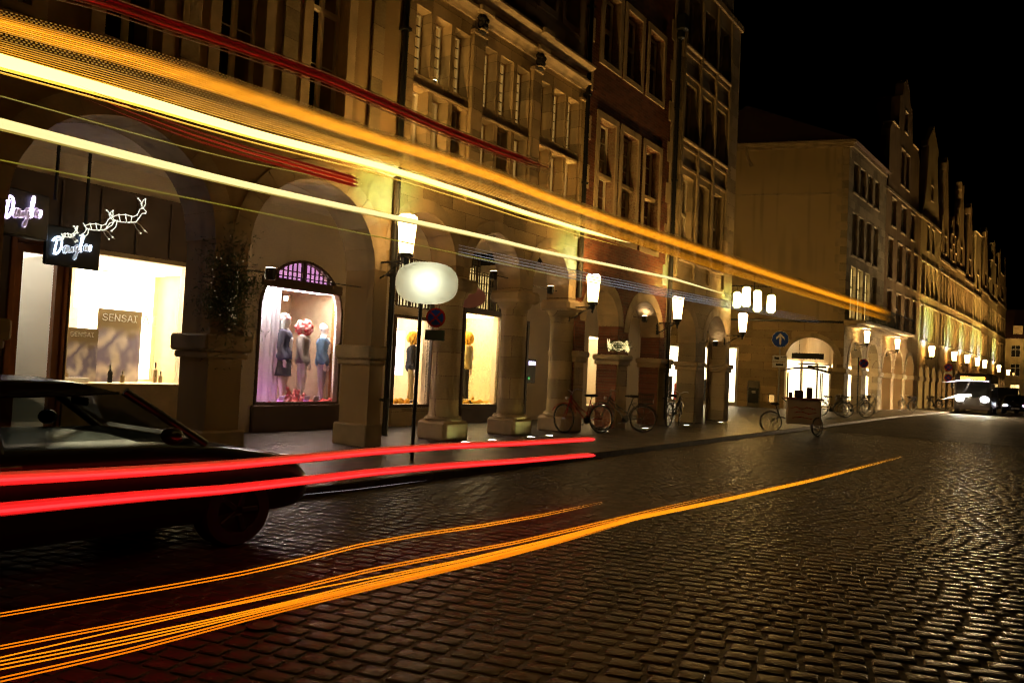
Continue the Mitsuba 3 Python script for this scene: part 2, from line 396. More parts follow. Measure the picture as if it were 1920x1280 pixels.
def room(b, u0, u1, z0, z1, d1, wall=WHITE, light=(1.0, 0.8, 0.55), k=6.0, d0=3.23, fl=None, w=0.5):
    """the lit inside of a shop: floor, walls and a luminous ceiling"""
    part(b, 'shop_room', [NR.box(u0 - 0.06, u0, z0, z1, d0, d1), NR.box(u1, u1 + 0.06, z0, z1, d0, d1), NR.box(u0 - 0.06, u1 + 0.06, z0, z1, d1, d1 + 0.06), NR.box(u0 - 0.06, u1 + 0.06, z1, z1 + 0.06, d0, d1 + 0.06)], wall)
    part(b, 'shop_floor', NR.box(u0 - 0.06, u1 + 0.06, z0 - 0.06, z0, d0, d1 + 0.06), fl or wall)
    part(b, 'shop_ceiling_light', NR.box(u0 + 0.1, u1 - 0.1, z1 - 0.05, z1 - 0.02, d0 + 0.12, d1 - 0.1), WHITE, emitter=em(light, k * 3.2, w))

# --- first house: plaster, two wide arches
b1 = thing('arcade_house', 'ochre plastered arcade house with two wide round arches, nearest on the left', 'house', 'arcade houses of the near row')
labels[b1].pop('group')
A1, A2 = (5.05, 1.31, 3.2), (8.2, 1.26, 3.17)
wall = sbox(-2.0, FLOOR - 0.02, 9.8, 15.5)
for c, r, s in (A1, A2, (1.9, 1.31, 3.2)):
    wall = wall.difference(arch(c, r + 0.02, s, -1))
W1 = [(1.6, 2.35), (3.1, 3.83), (4.66, 5.4), (6.24, 6.97), (7.83, 8.57)]
for a, c in W1:
    for z0, z1 in ((5.45, 8.35), (9.6, 12.4)):
        wall = wall.difference(sbox(a, z0, c, z1))
part(b1, 'wall', NR.poly(wall, 0.0, 0.7), PLAST)
for c, r, s in (A1, A2):
    voussoirs(NR, b1, c, r, s, -0.012, 0.712, TRIM)
for u0, u1 in ((6.36, 6.94), (9.46, 9.8), (3.21, 3.74)):
    part(b1, 'impost', [NR.box(u0 - 0.1, u1 + (0.1 if u1 < 9.5 else 0.0), 1.62, 1.86, -0.11, 0.8, 0.03), NR.box(u0 - 0.05, u1 + (0.05 if u1 < 9.5 else 0.0), 1.52, 1.619, -0.06, 0.76, 0.02)], TRIM)
    part(b1, 'pier_base', NR.box(u0 - 0.06, u1 + (0.06 if u1 < 9.5 else 0.0), FLOOR - 0.02, 0.5, -0.07, 0.77, 0.025), TRIM)
part(b1, 'string_course', [NR.box(-2, 9.8, 5.0, 5.16, -0.16, -0.001, 0.03), NR.box(-2, 9.8, 4.86, 5.0, -0.1, -0.001, 0.02)], TRIM)
for a, c in W1:
    for z0, z1 in ((5.45, 8.35), (9.6, 12.4)):
        glazed(NR, b1, a, c, z0, z1, 0.2, leaves=2, transom=z0 + 1.8, bars=(0, 1), lead=WFRAME, curtain=0.2 if rng.random() < 0.5 else None)
    part(b1, 'window_surround', NR.poly(sbox(a - 0.17, 5.3, c + 0.17, 8.5).difference(sbox(a, 5.45, c, 8.35)), -0.035, 0.18), TRIM)
    part(b1, 'window_sill', NR.box(a - 0.24, c + 0.24, 5.2, 5.3, -0.12, 0.15, 0.02), TRIM)
for u in (5.65, 7.28, 9.1):
    part(b1, 'pilaster', NR.box(u, u + 0.28, 5.17, 14.8, -0.05, -0.001, 0.01), STONE2)
part(b1, 'interior', NR.box(-2, 9.8, 4.85, 15.4, 0.72, 6.0), DARK)
part(b1, 'roof', NR.poly(Polygon([(-2.2, 15.5), (9.8, 15.5), (9.8, 15.9), (-2.2, 15.9)]), -0.4, 6), ROOFM)
DOOR1, WIN1A = sbox(5.04, 0.14, 5.72, 3.1), Polygon([(6.26, 1.02), (7.83, 1.02), (7.83, 3.1), (6.26, 3.1)])
WIN1 = sbox(5.82, 1.02, 7.83, 3.1)
AR2 = arch(10.43, 1.07, 2.52, 0.65)
ground_block(b1, -2, 9.8, 4.6, None, [DOOR1, WIN1, AR2.intersection(sbox(0, 0, 9.8, 5))])
part(b1, 'shopfront_panelling', NR.poly(sbox(3.2, 3.12, 8.1, 4.2).union(sbox(3.2, 0.1, 5.0, 3.2)).union(sbox(5.79, 0.1, 5.808, 3.12)), 2.93, 2.998), DARKWOOD)
for u in (5.6, 6.2, 6.8, 7.4):
    part(b1, 'panel_batten', NR.box(u, u + 0.05, 3.2, 4.15, 2.9, 2.929, 0.006), DARKWOOD)
part(b1, 'shop_window_frame', NR.poly(sbox(5.81, 0.14, 7.9, 3.17).difference(WIN1), 2.9, 3.05), TRIM)
part(b1, 'shop_window_pane', NR.poly(WIN1, 3.06, 3.0605), PANE)
dr1 = part(b1, 'shop_door', NR.poly(DOOR1.difference(sbox(5.13, 0.3, 5.62, 2.98)), 2.94, 3.06), WOOD, label='orange wooden framed glass shop door')
part(dr1, 'pane', NR.poly(sbox(5.12, 0.29, 5.63, 2.99), 3.0, 3.0005), PANE)
part(dr1, 'push_bar', [mx(tube([[5.18, 1.02, 2.86], [5.58, 1.02, 2.86]], 0.016), NR.M), mx(tube([[5.58, 1.02, 2.86], [5.66, 0.85, 2.86]], 0.016), NR.M), mx(tube([[5.2, 1.02, 2.86], [5.2, 1.02, 2.99]], 0.012), NR.M), mx(tube([[5.56, 1.02, 2.86], [5.56, 1.02, 2.99]], 0.012), NR.M)], CHROME)
part(dr1, 'door_frame', [NR.box(4.95, 5.035, 0.12, 3.2, 2.9, 3.08, 0.012), NR.box(5.725, 5.785, 0.12, 3.2, 2.9, 3.08, 0.012), NR.box(5.035, 5.725, 3.11, 3.2, 2.9, 3.08, 0.012)], WOOD)
room(b1, 4.9, 5.9, 0.14, 3.1, 6.2, light=(1.0, 0.9, 0.7), k=0.45, fl=CREAM)
part(b1, 'shop_counter', NR.box(5.15, 5.75, 0.14, 1.55, 5.0, 5.6, 0.02), DARKWOOD)
part(b1, 'shop_shelf', [NR.box(5.0, 5.85, z, z + 0.03, 6.0, 6.19) for z in (1.7, 2.1, 2.5)], WHITE)
room(b1, 5.98, 8.4, 1.0, 3.1, 4.9, light=(1.0, 0.80, 0.48), k=1.6, w=1.0, wall=mat('display_beige', (0.5, 0.4, 0.26), 0.8))
for (u0, u1, z0, z1, d, k) in ((6.62, 7.72, 1.65, 2.78, 4.25, 6.0), (6.6, 7.28, 2.3, 2.98, 4.4, 5.0), (7.35, 8.2, 1.05, 3.05, 4.7, 6.0)):
    part(b1, 'light_panel', NR.box(u0, u1, z0, z1, d, d + 0.05), WHITE, emitter=em((1.0, 0.88, 0.6), k, 0.5))
part(b1, 'window_top_light', NR.box(6.0, 8.3, 3.0, 3.03, 3.25, 3.4), WHITE, emitter=em((1.0, 0.84, 0.6), 16.0, 0.8))
part(b1, 'display_plinth', NR.box(5.95, 6.4, 1.0, 1.1, 3.3, 3.9, 0.01), WHITE)

# --- second house: sandstone, three arches on round columns, deep mullioned windows
b2 = thing('stone_house', 'sandstone arcade house with deep mullioned lattice windows and two long cornices', 'house')
U = [9.85, 11.86, 14.15, 16.2]
wall = sbox(9.8, 3.3, 16.3, 16.2)
A345 = [(10.78, 0.87, 3.55), (13.0, 0.87, 3.55), (15.17, 0.75, 3.67)]
for c, r, s in A345:
    wall = wall.difference(arch(c, r + 0.02, s, 3.0))
bays = [(10.16, 11.76), (12.18, 13.9), (14.28, 16.06)]
cells = []
for a, c in bays:
    w = (c - a - 2 * 0.12) / 3
    for i in range(3):
        u0 = a + i * (w + 0.12)
        cells.append((u0, u0 + w, 6.9, 8.16, True)); cells.append((u0, u0 + w, 5.2, 6.66, False))
        wall = wall.difference(sbox(u0, 5.2, u0 + w, 6.66)).difference(sbox(u0, 6.9, u0 + w, 8.16))
up2 = [(11.0, 11.6), (12.7, 13.3), (14.2, 14.8), (15.2, 15.8)]
for a, c in up2:
    wall = wall.difference(sbox(a, 9.9, c, 11.8))
part(b2, 'wall', NR.poly(wall, 0.0, 0.62), STONE)
for c, r, s in A345:
    voussoirs(NR, b2, c, r, s, -0.012, 0.632, TRIM, 9, 0.24)
for i, u in enumerate(U[1:3] + [16.2]):
    k = part(b2, 'column', NR.at(lathe([(0, 0.55), (0.3, 0.55), (0.31, 0.6), (0.295, 0.7), (0.285, 2.8), (0.3, 2.84), (0.3, 2.9), (0.36, 2.95), (0.4, 3.05), (0, 3.05)], 28), u, 0, 0.3), STONE2, smooth=30)
    part(k, 'abacus', NR.box(u - 0.42, u + 0.42, 3.05, 3.31, -0.12, 0.72, 0.06), TRIM)
    part(k, 'plinth', NR.box(u - 0.38, u + 0.38, FLOOR - 0.02, 0.5, -0.08, 0.68, 0.06), TRIM)
    part(k, 'plinth_ring', NR.at(lathe([(0.28, 0.49), (0.37, 0.49), (0.385, 0.53), (0.36, 0.58), (0.28, 0.58)], 28), u, 0, 0.3), TRIM, smooth=30)
for (u0, u1, z0, z1, top) in cells:
    lit = rng.random() < 0.8
    glazed(NR, b2, u0 + 0.002, u1 - 0.002, z0, z1, 0.25, leaves=1, bars=(1, 5 if top else 0), fw=0.035, glow=(0.85, 0.55, 0.18) if lit else None)
part(b2, 'window_ledge', [NR.box(a - 0.02, c + 0.02, 5.06, 5.199, -0.08, 0.3, 0.02) for a, c in bays], TRIM)
part(b2, 'transom_moulding', [NR.box(a, c, 6.67, 6.72, -0.03, -0.001, 0.01) for a, c in bays], TRIM)
for (u0, u1, d) in ((9.86, 10.14, 0.06), (11.78, 12.16, 0.09), (13.92, 14.26, 0.09), (16.08, 16.3, 0.06)):
    part(b2, 'pilaster', NR.box(u0, u1, 4.85, 8.3, -d, -0.001, 0.012), STONE)
    part(b2, 'pilaster_cap', NR.box(u0 - 0.03, u1 + 0.03, 8.22, 8.3, -d - 0.03, -0.002, 0.01), TRIM)
def head_mesh(u):
    ms = [ball((0, 0, 0), 0.11, 3, (0.9, 0.9, 1.15)), ball((-0.05, -0.07, 0.06), 0.05), ball((0.05, -0.07, 0.06), 0.05), ball((0, -0.11, 0.0), 0.035, 2, (0.8, 1, 1.2)), ball((0, -0.07, -0.08), 0.065), ball((-0.1, 0, 0.09), 0.05), ball((0.1, 0, 0.09), 0.05), ball((0, 0.0, 0.13), 0.08, 2, (1.5, 1, 0.6)), ball((0, 0.02, -0.16), 0.09, 2, (1.4, 0.9, 0.6))]
    m = trimesh.util.concatenate(ms); m.vertices += 0.02 * (meshkit.fbm(m.vertices * 18 + u) - 0.5)[:, None]
    return NR.at(m, u, 8.46, -0.13)
for u in (11.97, 14.09):
    part(b2, 'carved_head', head_mesh(u), DARK, smooth=True, label='dark carved stone head under the cornice')
    part(b2, 'bracket', NR.box(u - 0.12, u + 0.12, 8.301, 8.33, -0.22, -0.001, 0.01), TRIM)
for nm, z, dd in (('lower_cornice', 8.62, 0.2), ('upper_cornice', 8.98, 0.3)):
    prof = Polygon([(0, z - 0.1), (0.05, z - 0.1), (0.08, z - 0.04), (dd - 0.06, z + 0.02), (dd, z + 0.05), (dd, z + 0.1), (0, z + 0.14)])
    m = trimesh.creation.extrude_polygon(prof, 6.5, engine='earcut')           # x = out from the wall, y = z
    A = np.eye(4); A[:3, 0] = [1, 0, 0]; A[:3, 1] = [0, 0, 1]; A[:3, 2] = [0, 1, 0]; A[:3, 3] = [-9.699, 9.8, 0]
    part(b2, nm, mx(m, A), TRIM)
for u0, u1 in ((11.75, 12.2), (13.88, 14.3)):
    part(b2, 'cornice_break', NR.box(u0, u1, 8.63, 8.77, -0.27, -0.1, 0.02), TRIM); part(b2, 'cornice_break', NR.box(u0, u1, 8.99, 9.13, -0.37, -0.1, 0.02), TRIM)
for a, c in up2:
    glazed(NR, b2, a, c, 9.9, 11.8, 0.3, leaves=2, transom=11.1)
    part(b2, 'window_surround', NR.poly(sbox(a - 0.1, 9.75, c + 0.1, 11.9).difference(sbox(a, 9.9, c, 11.8)), -0.03, 0.25), TRIM)
part(b2, 'interior', NR.box(9.8, 16.3, 4.85, 16.0, 0.8, 6.0), DARK)
WIN3, WIN4, GRID4, GRID3 = sbox(13.15, 0.62, 14.4, 2.66), sbox(15.72, 0.6, 17.28, 3.0), sbox(15.72, 3.15, 17.28, 4.5), sbox(13.15, 2.95, 14.75, 4.1)
ground_block(b2, 9.8, 16.3, 4.62, None, [AR2.intersection(sbox(9.8, 0, 12, 5)), WIN3, WIN4.intersection(sbox(0, 0, 16.3, 9)), GRID4.intersection(sbox(0, 0, 16.3, 9)), GRID3])

def grille(b, rect, nu, nz, d=2.99):
    u0, z0, u1, z1 = rect
    part(b, 'window_grille', [NR.box(x - 0.012, x + 0.012, z0, z1, d, d + 0.03) for x in np.linspace(u0, u1, nu)] + [NR.box(u0, u1, z - 0.012, z + 0.012, d + 0.002, d + 0.028) for z in np.linspace(z0, z1, nz)] + [NR.box(x - 0.03, x + 0.03, z0, z1, d - 0.02, d + 0.03) for x in (u0, u0 + (u1 - u0) * 0.28, u0 + (u1 - u0) * 0.8, u1)], DARKWOOD)
# arched shop window with the three mannequins
arcw = thing('arched_shop_window', 'arched shop window glowing pink and violet with three dressed mannequins', 'shop window')
part(arcw, 'frame', NR.poly(AR2.buffer(0.0).difference(AR2.buffer(-0.05)), 2.96, 3.1), DARKWOOD)
part(arcw, 'transom', NR.box(9.4, 11.46, 2.98, 3.17, 2.95, 3.11, 0.02), DARKWOOD)
part(arcw, 'pane', NR.poly(AR2.buffer(-0.03), 3.06, 3.0605), PANE)
fan = AR2.intersection(sbox(9, 3.17, 12, 5))
bars = unary_union([sbox(x - 0.01, 3.1, x + 0.01, 4) for x in np.arange(9.45, 11.5, 0.115)] + [sbox(x - 0.03, 3.1, x + 0.03, 4) for x in (9.75, 10.43, 11.1)] + [sbox(9, 3.33, 12, 3.35)]).intersection(fan)
part(arcw, 'fanlight_grille', NR.poly(bars, 3.0, 3.03), DARKWOOD)
part(arcw, 'stall_riser', NR.box(9.3, 11.56, FLOOR - 0.02, 0.64, 2.9, 2.999, 0.015), DARKWOOD)
part(arcw, 'fanlight_backing', NR.box(9.3, 11.6, 3.17, 3.62, 3.5, 3.52), WHITE, emitter=em((0.5, 0.2, 0.5), 1.0, 0.3))
part(arcw, 'room', [NR.box(9.2, 9.26, 0.6, 3.1, 3.23, 5.2), NR.box(11.9, 11.96, 0.6, 3.1, 3.23, 5.2), NR.box(9.2, 11.96, 0.6, 3.1, 5.2, 5.26), NR.box(9.2, 11.96, 3.1, 3.16, 3.23, 5.26)], cloth('backdrop_beige', (0.3, 0.23, 0.16)))
part(arcw, 'display_floor', NR.box(9.26, 11.9, 0.56, 0.63, 3.0, 5.2), mat('lilac_floor', (0.6, 0.4, 0.65), 0.4))
part(arcw, 'ceiling_light', NR.box(9.5, 11.6, 3.02, 3.05, 3.26, 3.75), WHITE, emitter=em((1.0, 0.78, 0.66), 70.0, 2.0))
part(arcw, 'violet_strip_light', NR.box(9.3, 11.5, 0.632, 0.66, 3.12, 3.16), WHITE, emitter=em((0.8, 0.16, 0.95), 26.0, 0.5))
part(arcw, 'ceiling_spot', [NR.at(lathe([(0, 0), (0.05, 0), (0.05, 0.1), (0, 0.1)], 12), u, z, d) for u, z, d in ((10.25, 2.86, 4.4), (10.75, 2.7, 4.9), (11.1, 2.86, 4.4))], WHITE, emitter=em((1.0, 0.8, 0.5), 8.0, 0.2))
cu = np.linspace(0, 1, 60); zz = np.linspace(0.64, 3.0, 8)
cv = np.array([[9.72 + 0.58 * c, z, 3.5 + 0.05 * math.sin(c * 40) + 0.6 * (1 - c) * 0.3 + 0.02 * (3 - z) * math.sin(c * 17)] for z in zz for c in cu])
ci = np.arange(480).reshape(8, 60)
cf = np.array([t for i in range(7) for j in range(59) for t in ((ci[i, j], ci[i, j + 1], ci[i + 1, j + 1]), (ci[i, j], ci[i + 1, j + 1], ci[i + 1, j]))])
cb = cv + [0, 0, 0.012]
part(arcw, 'curtain', mx(trimesh.Trimesh(np.vstack([cv, cb]), np.vstack([cf, cf[:, ::-1] + 480]), process=False), NR.M), CURT, smooth=True, label='pale draped curtain at the side of the arched window')
part(arcw, 'orange_side_panel', NR.box(11.62, 11.74, 0.63, 2.9, 3.25, 3.45, 0.01), WOOD)

# shops three and four
s3 = thing('shop_window', 'small shop window with a white bright screen, behind the sign pole', 'shop window')
part(s3, 'frame', NR.poly(WIN3.buffer(0.07, join_style=2).difference(WIN3), 2.93, 3.08), DARKWOOD)
part(s3, 'pane', NR.poly(WIN3, 3.06, 3.0605), PANE)
part(s3, 'fanlight_pane', NR.poly(GRID3, 3.06, 3.0605), PANE)
grille(s3, (13.15, 2.95, 14.75, 4.1), 15, 4)
part(s3, 'fanlight_backing', NR.box(13.1, 14.8, 2.9, 4.15, 3.5, 3.52), WHITE, emitter=em((0.75, 0.62, 0.3), 1.0, 0.3))
room(s3, 13.05, 14.95, 0.6, 2.85, 5.0, light=(1.0, 0.75, 0.42), k=2.5, wall=CREAM)
part(s3, 'screen', NR.box(13.05, 14.3, 1.3, 2.4, 3.75, 3.8), WHITE, emitter=em((1.0, 0.97, 1.0), 2.2, 0.5), label='bright white screen in the shop window')
part(s3, 'table', [NR.box(13.3, 14.2, 0.98, 1.02, 3.9, 4.5, 0.01)] + [NR.box(u, u + 0.04, 0.6, 0.98, d, d + 0.04) for u in (13.35, 14.1) for d in (3.95, 4.4)], WHITE)
s4 = thing('shop_window', 'tall cream shop window with one mannequin and orange leaves on its floor', 'shop window')
part(s4, 'frame', NR.poly(sbox(15.65, 0.5, 17.35, 4.57).difference(WIN4).difference(GRID4), 2.93, 3.08), DARKWOOD)
part(s4, 'pane', NR.poly(WIN4, 3.06, 3.0605), PANE)
part(s4, 'fanlight_pane', NR.poly(GRID4, 3.06, 3.0605), PANE)
grille(s4, (15.72, 3.15, 17.28, 4.5), 15, 7)
part(s4, 'fanlight_backing', NR.box(15.6, 17.4, 3.1, 4.55, 3.5, 3.52), WHITE, emitter=em((0.75, 0.52, 0.17), 1.0, 0.3))
room(s4, 15.65, 17.9, 0.58, 3.08, 4.7, light=(1.0, 0.82, 0.48), k=5.0, wall=mat('display_cream', (0.74, 0.64, 0.42), 0.8))
part(s4, 'stall_riser', NR.box(15.65, 17.35, FLOOR - 0.02, 0.5, 2.9, 2.999, 0.015), DARKWOOD)
part(s3, 'stall_riser', NR.box(13.08, 14.47, FLOOR - 0.02, 0.52, 2.9, 2.999, 0.015), STONE2)

# --- third house: brick with stone window surrounds
b3 = thing('brick_house', 'dark red brick arcade house with pale stone window surrounds and quoins', 'house')
AA = [(17.7, 0.87, 2.86), (20.22, 0.98, 2.72)]
wall = sbox(16.32, FLOOR - 0.02, 21.62, 17.0)
for c, r, s in AA: wall = wall.difference(arch(c, r + 0.02, s, -1))
W3 = [(17.08, 17.98), (18.38, 19.3), (19.78, 20.74)]
for a, c in W3:
    for z0, z1 in ((5.2, 8.1), (9.62, 11.45), (12.9, 14.6)):
        wall = wall.difference(sbox(a, z0, c, z1))
part(b3, 'wall', NR.poly(wall, 0.0, 0.6), BRICK)
for c, r, s in AA: voussoirs(NR, b3, c, r, s, -0.012, 0.612, TRIM, 9, 0.3)
for u0, u1 in ((16.34, 16.8), (18.6, 19.2), (21.22, 21.6)):
    part(b3, 'pier', NR.box(u0 + 0.01, u1 - 0.01, FLOOR - 0.01, 1.82, -0.03, 0.64, 0.02), STONE)
    part(b3, 'impost', [NR.box(u0 - 0.1, u1 + 0.1, 1.95, 2.1, -0.13, 0.72, 0.03), NR.box(u0 - 0.05, u1 + 0.05, 1.821, 1.949, -0.08, 0.68, 0.02)], TRIM)
for a, c in W3:
    for z0, z1 in ((5.2, 8.1), (9.62, 11.45), (12.9, 14.6)):
        glazed(NR, b3, a, c, z0, z1, 0.22, leaves=2, transom=z0 + (1.5 if z0 < 6 else 1.0), bars=(0, 2) if z0 < 6 else (0, 0), lead=WFRAME, curtain=rng.choice([None, 0.25, 0.4]))
        part(b3, 'window_surround', NR.poly(sbox(a - 0.14, z0 - 0.14, c + 0.14, z1 + 0.17).difference(sbox(a, z0, c, z1)), -0.04, 0.2), TRIM)
    part(b3, 'window_transom', NR.box(a + 0.002, c - 0.002, 6.64, 6.76, 0.06, 0.215, 0.02), TRIM)
for k, z in enumerate(np.arange(4.3, 16.5, 0.62)):
    for side in (0, 1):
        w = 0.34 if (k + side) % 2 else 0.17
        part(b3, 'quoin', NR.box(16.33, 16.33 + w, z, z + 0.612, -0.02, 0.1, 0.012) if side == 0 else NR.box(21.6 - w, 21.6, z, z + 0.612, -0.02, 0.1, 0.012), TRIM)
part(b3, 'interior', NR.box(16.3, 21.6, 4.3, 17.0, 0.62, 6.0), DARK)
H3 = [WIN4.intersection(sbox(16.3, 0, 18, 9)), GRID4.intersection(sbox(16.3, 0, 18, 9)), sbox(17.95, 0.14, 18.75, 3.0), sbox(20.7, 0.5, 21.55, 2.75)]
part(b3, 'passage_ceiling', NR.box(16.3, 21.6, 4.1, 4.3, 0.5, 3.2), CREAM)
w = sbox(16.3, FLOOR - 0.02, 21.6, 4.6)
for h in H3: w = w.difference(h)
part(b3, 'shopfront_wall', NR.poly(w, 3.0, 3.22), CREAM)
gd = part(b3, 'shop_door', NR.poly(sbox(17.95, 0.14, 18.75, 3.0).difference(sbox(18.03, 0.3, 18.67, 2.9)), 2.98, 3.06), DARKWOOD)
part(gd, 'pane', NR.poly(sbox(18.02, 0.29, 18.68, 2.91), 3.02, 3.0205), PANE)
part(b3, 'dark_lobby', NR.box(17.9, 18.8, 0.14, 3.05, 3.3, 5.0), DARK)
part(b3, 'shop_window_pane', NR.poly(sbox(20.7, 0.5, 21.55, 2.75), 3.06, 3.0605), PANE)
room(b3, 20.6, 21.9, 0.45, 2.8, 4.6, light=(1.0, 0.78, 0.42), k=4.0, wall=CREAM)

# --- fourth house: sandstone corner house, open at its end
b4 = thing('corner_house', 'tall narrow sandstone corner house with two arches and panels between its window rows', 'house')
AC = [(23.02, 1.02, 2.72), (25.88, 0.95, 2.8)]
wall = sbox(21.62, FLOOR - 0.02, 27.25, 14.4).union(sbox(21.62, 14, 26.4, 18))
for c, r, s in AC: wall = wall.difference(arch(c, r + 0.02, s, -1))
W4 = [(22.5, 23.35), (23.86, 24.72), (25.2, 26.05)]
for a, c in W4:
    for z0, z1 in ((5.3, 7.92), (9.05, 10.85), (12.0, 13.7)):
        wall = wall.difference(sbox(a, z0, c, z1))
part(b4, 'wall', NR.poly(wall, 0.0, 0.6), STONE2)
for c, r, s in AC: voussoirs(NR, b4, c, r, s, -0.012, 0.612, TRIM, 9, 0.28)
for u0, u1 in ((21.62, 21.98), (24.06, 24.62), (26.85, 27.27)):
    part(b4, 'pier', NR.box(u0 + 0.01, u1 - 0.01, FLOOR - 0.01, 1.82, -0.03, 0.64, 0.02), STONE2)
    part(b4, 'impost', [NR.box(u0 - 0.1, u1 + 0.1, 1.95, 2.1, -0.13, 0.72, 0.03), NR.box(u0 - 0.05, u1 + 0.05, 1.821, 1.949, -0.08, 0.68, 0.02)], TRIM)
for a, c in W4:
    for z0, z1 in ((5.3, 7.92), (9.05, 10.85), (12.0, 13.7)):
        glazed(NR, b4, a, c, z0, z1, 0.2, leaves=2, transom=z0 + 1.45 if z0 < 6 else None, curtain=rng.choice([None, 0.25, 0.4]))
        part(b4, 'window_sill', NR.box(a - 0.2, c + 0.2, z0 - 0.1, z0, -0.1, 0.18, 0.02), TRIM)
    for z0, z1 in ((8.12, 8.82), (11.05, 11.8)):
        part(b4, 'spandrel_panel', NR.poly(sbox(a - 0.2, z0, c + 0.2, z1).difference(sbox(a - 0.12, z0 + 0.08, c + 0.12, z1 - 0.08)), -0.04, -0.001), TRIM)
for u in (22.15, 23.53, 24.88, 26.2):
    part(b4, 'pilaster', NR.box(u, u + 0.14, 4.7, 14.2, -0.07, -0.001, 0.015), STONE2)
part(b4, 'cornice', NR.box(21.65, 27.35, 14.25, 14.5, -0.08, -0.001, 0.03), TRIM)
part(b4, 'interior', NR.box(21.6, 27.2, 4.3, 14.4, 0.62, 7.0), STONE2)
part(b4, 'upper_storey', NR.box(21.6, 26.4, 14.4, 18.0, 0.62, 7.0), STONE2)
part(b4, 'passage_ceiling', NR.box(21.6, 27.2, 4.1, 4.3, 0.5, 7.0), CREAM)
part(b4, 'shopfront_wall', NR.poly(sbox(21.6, FLOOR - 0.02, 27.2, 4.1).difference(sbox(22.3, 0.5, 24.6, 2.8)), 3.0, 3.22), CREAM)
part(b4, 'shop_window_pane', NR.poly(sbox(22.3, 0.5, 24.6, 2.8), 3.06, 3.0605), PANE)
room(b4, 22.2, 24.7, 0.45, 2.85, 4.6, light=(1.0, 0.78, 0.42), k=2.0, wall=CREAM)
EN = Frame((-9.7, 27.2), (-1, 0))                           # the end of the passage: u runs away from the street, d back towards us
part(b4, 'end_wall', EN.poly(sbox(0.6, 2.2, 7, 4.3).union(sbox(0.6, 0.1, 0.62, 4.3)).union(sbox(3.0, 0.1, 7, 4.3)).difference(arch(1.8, 1.18, 2.5, 0)), 0.0, 0.5), STONE2)

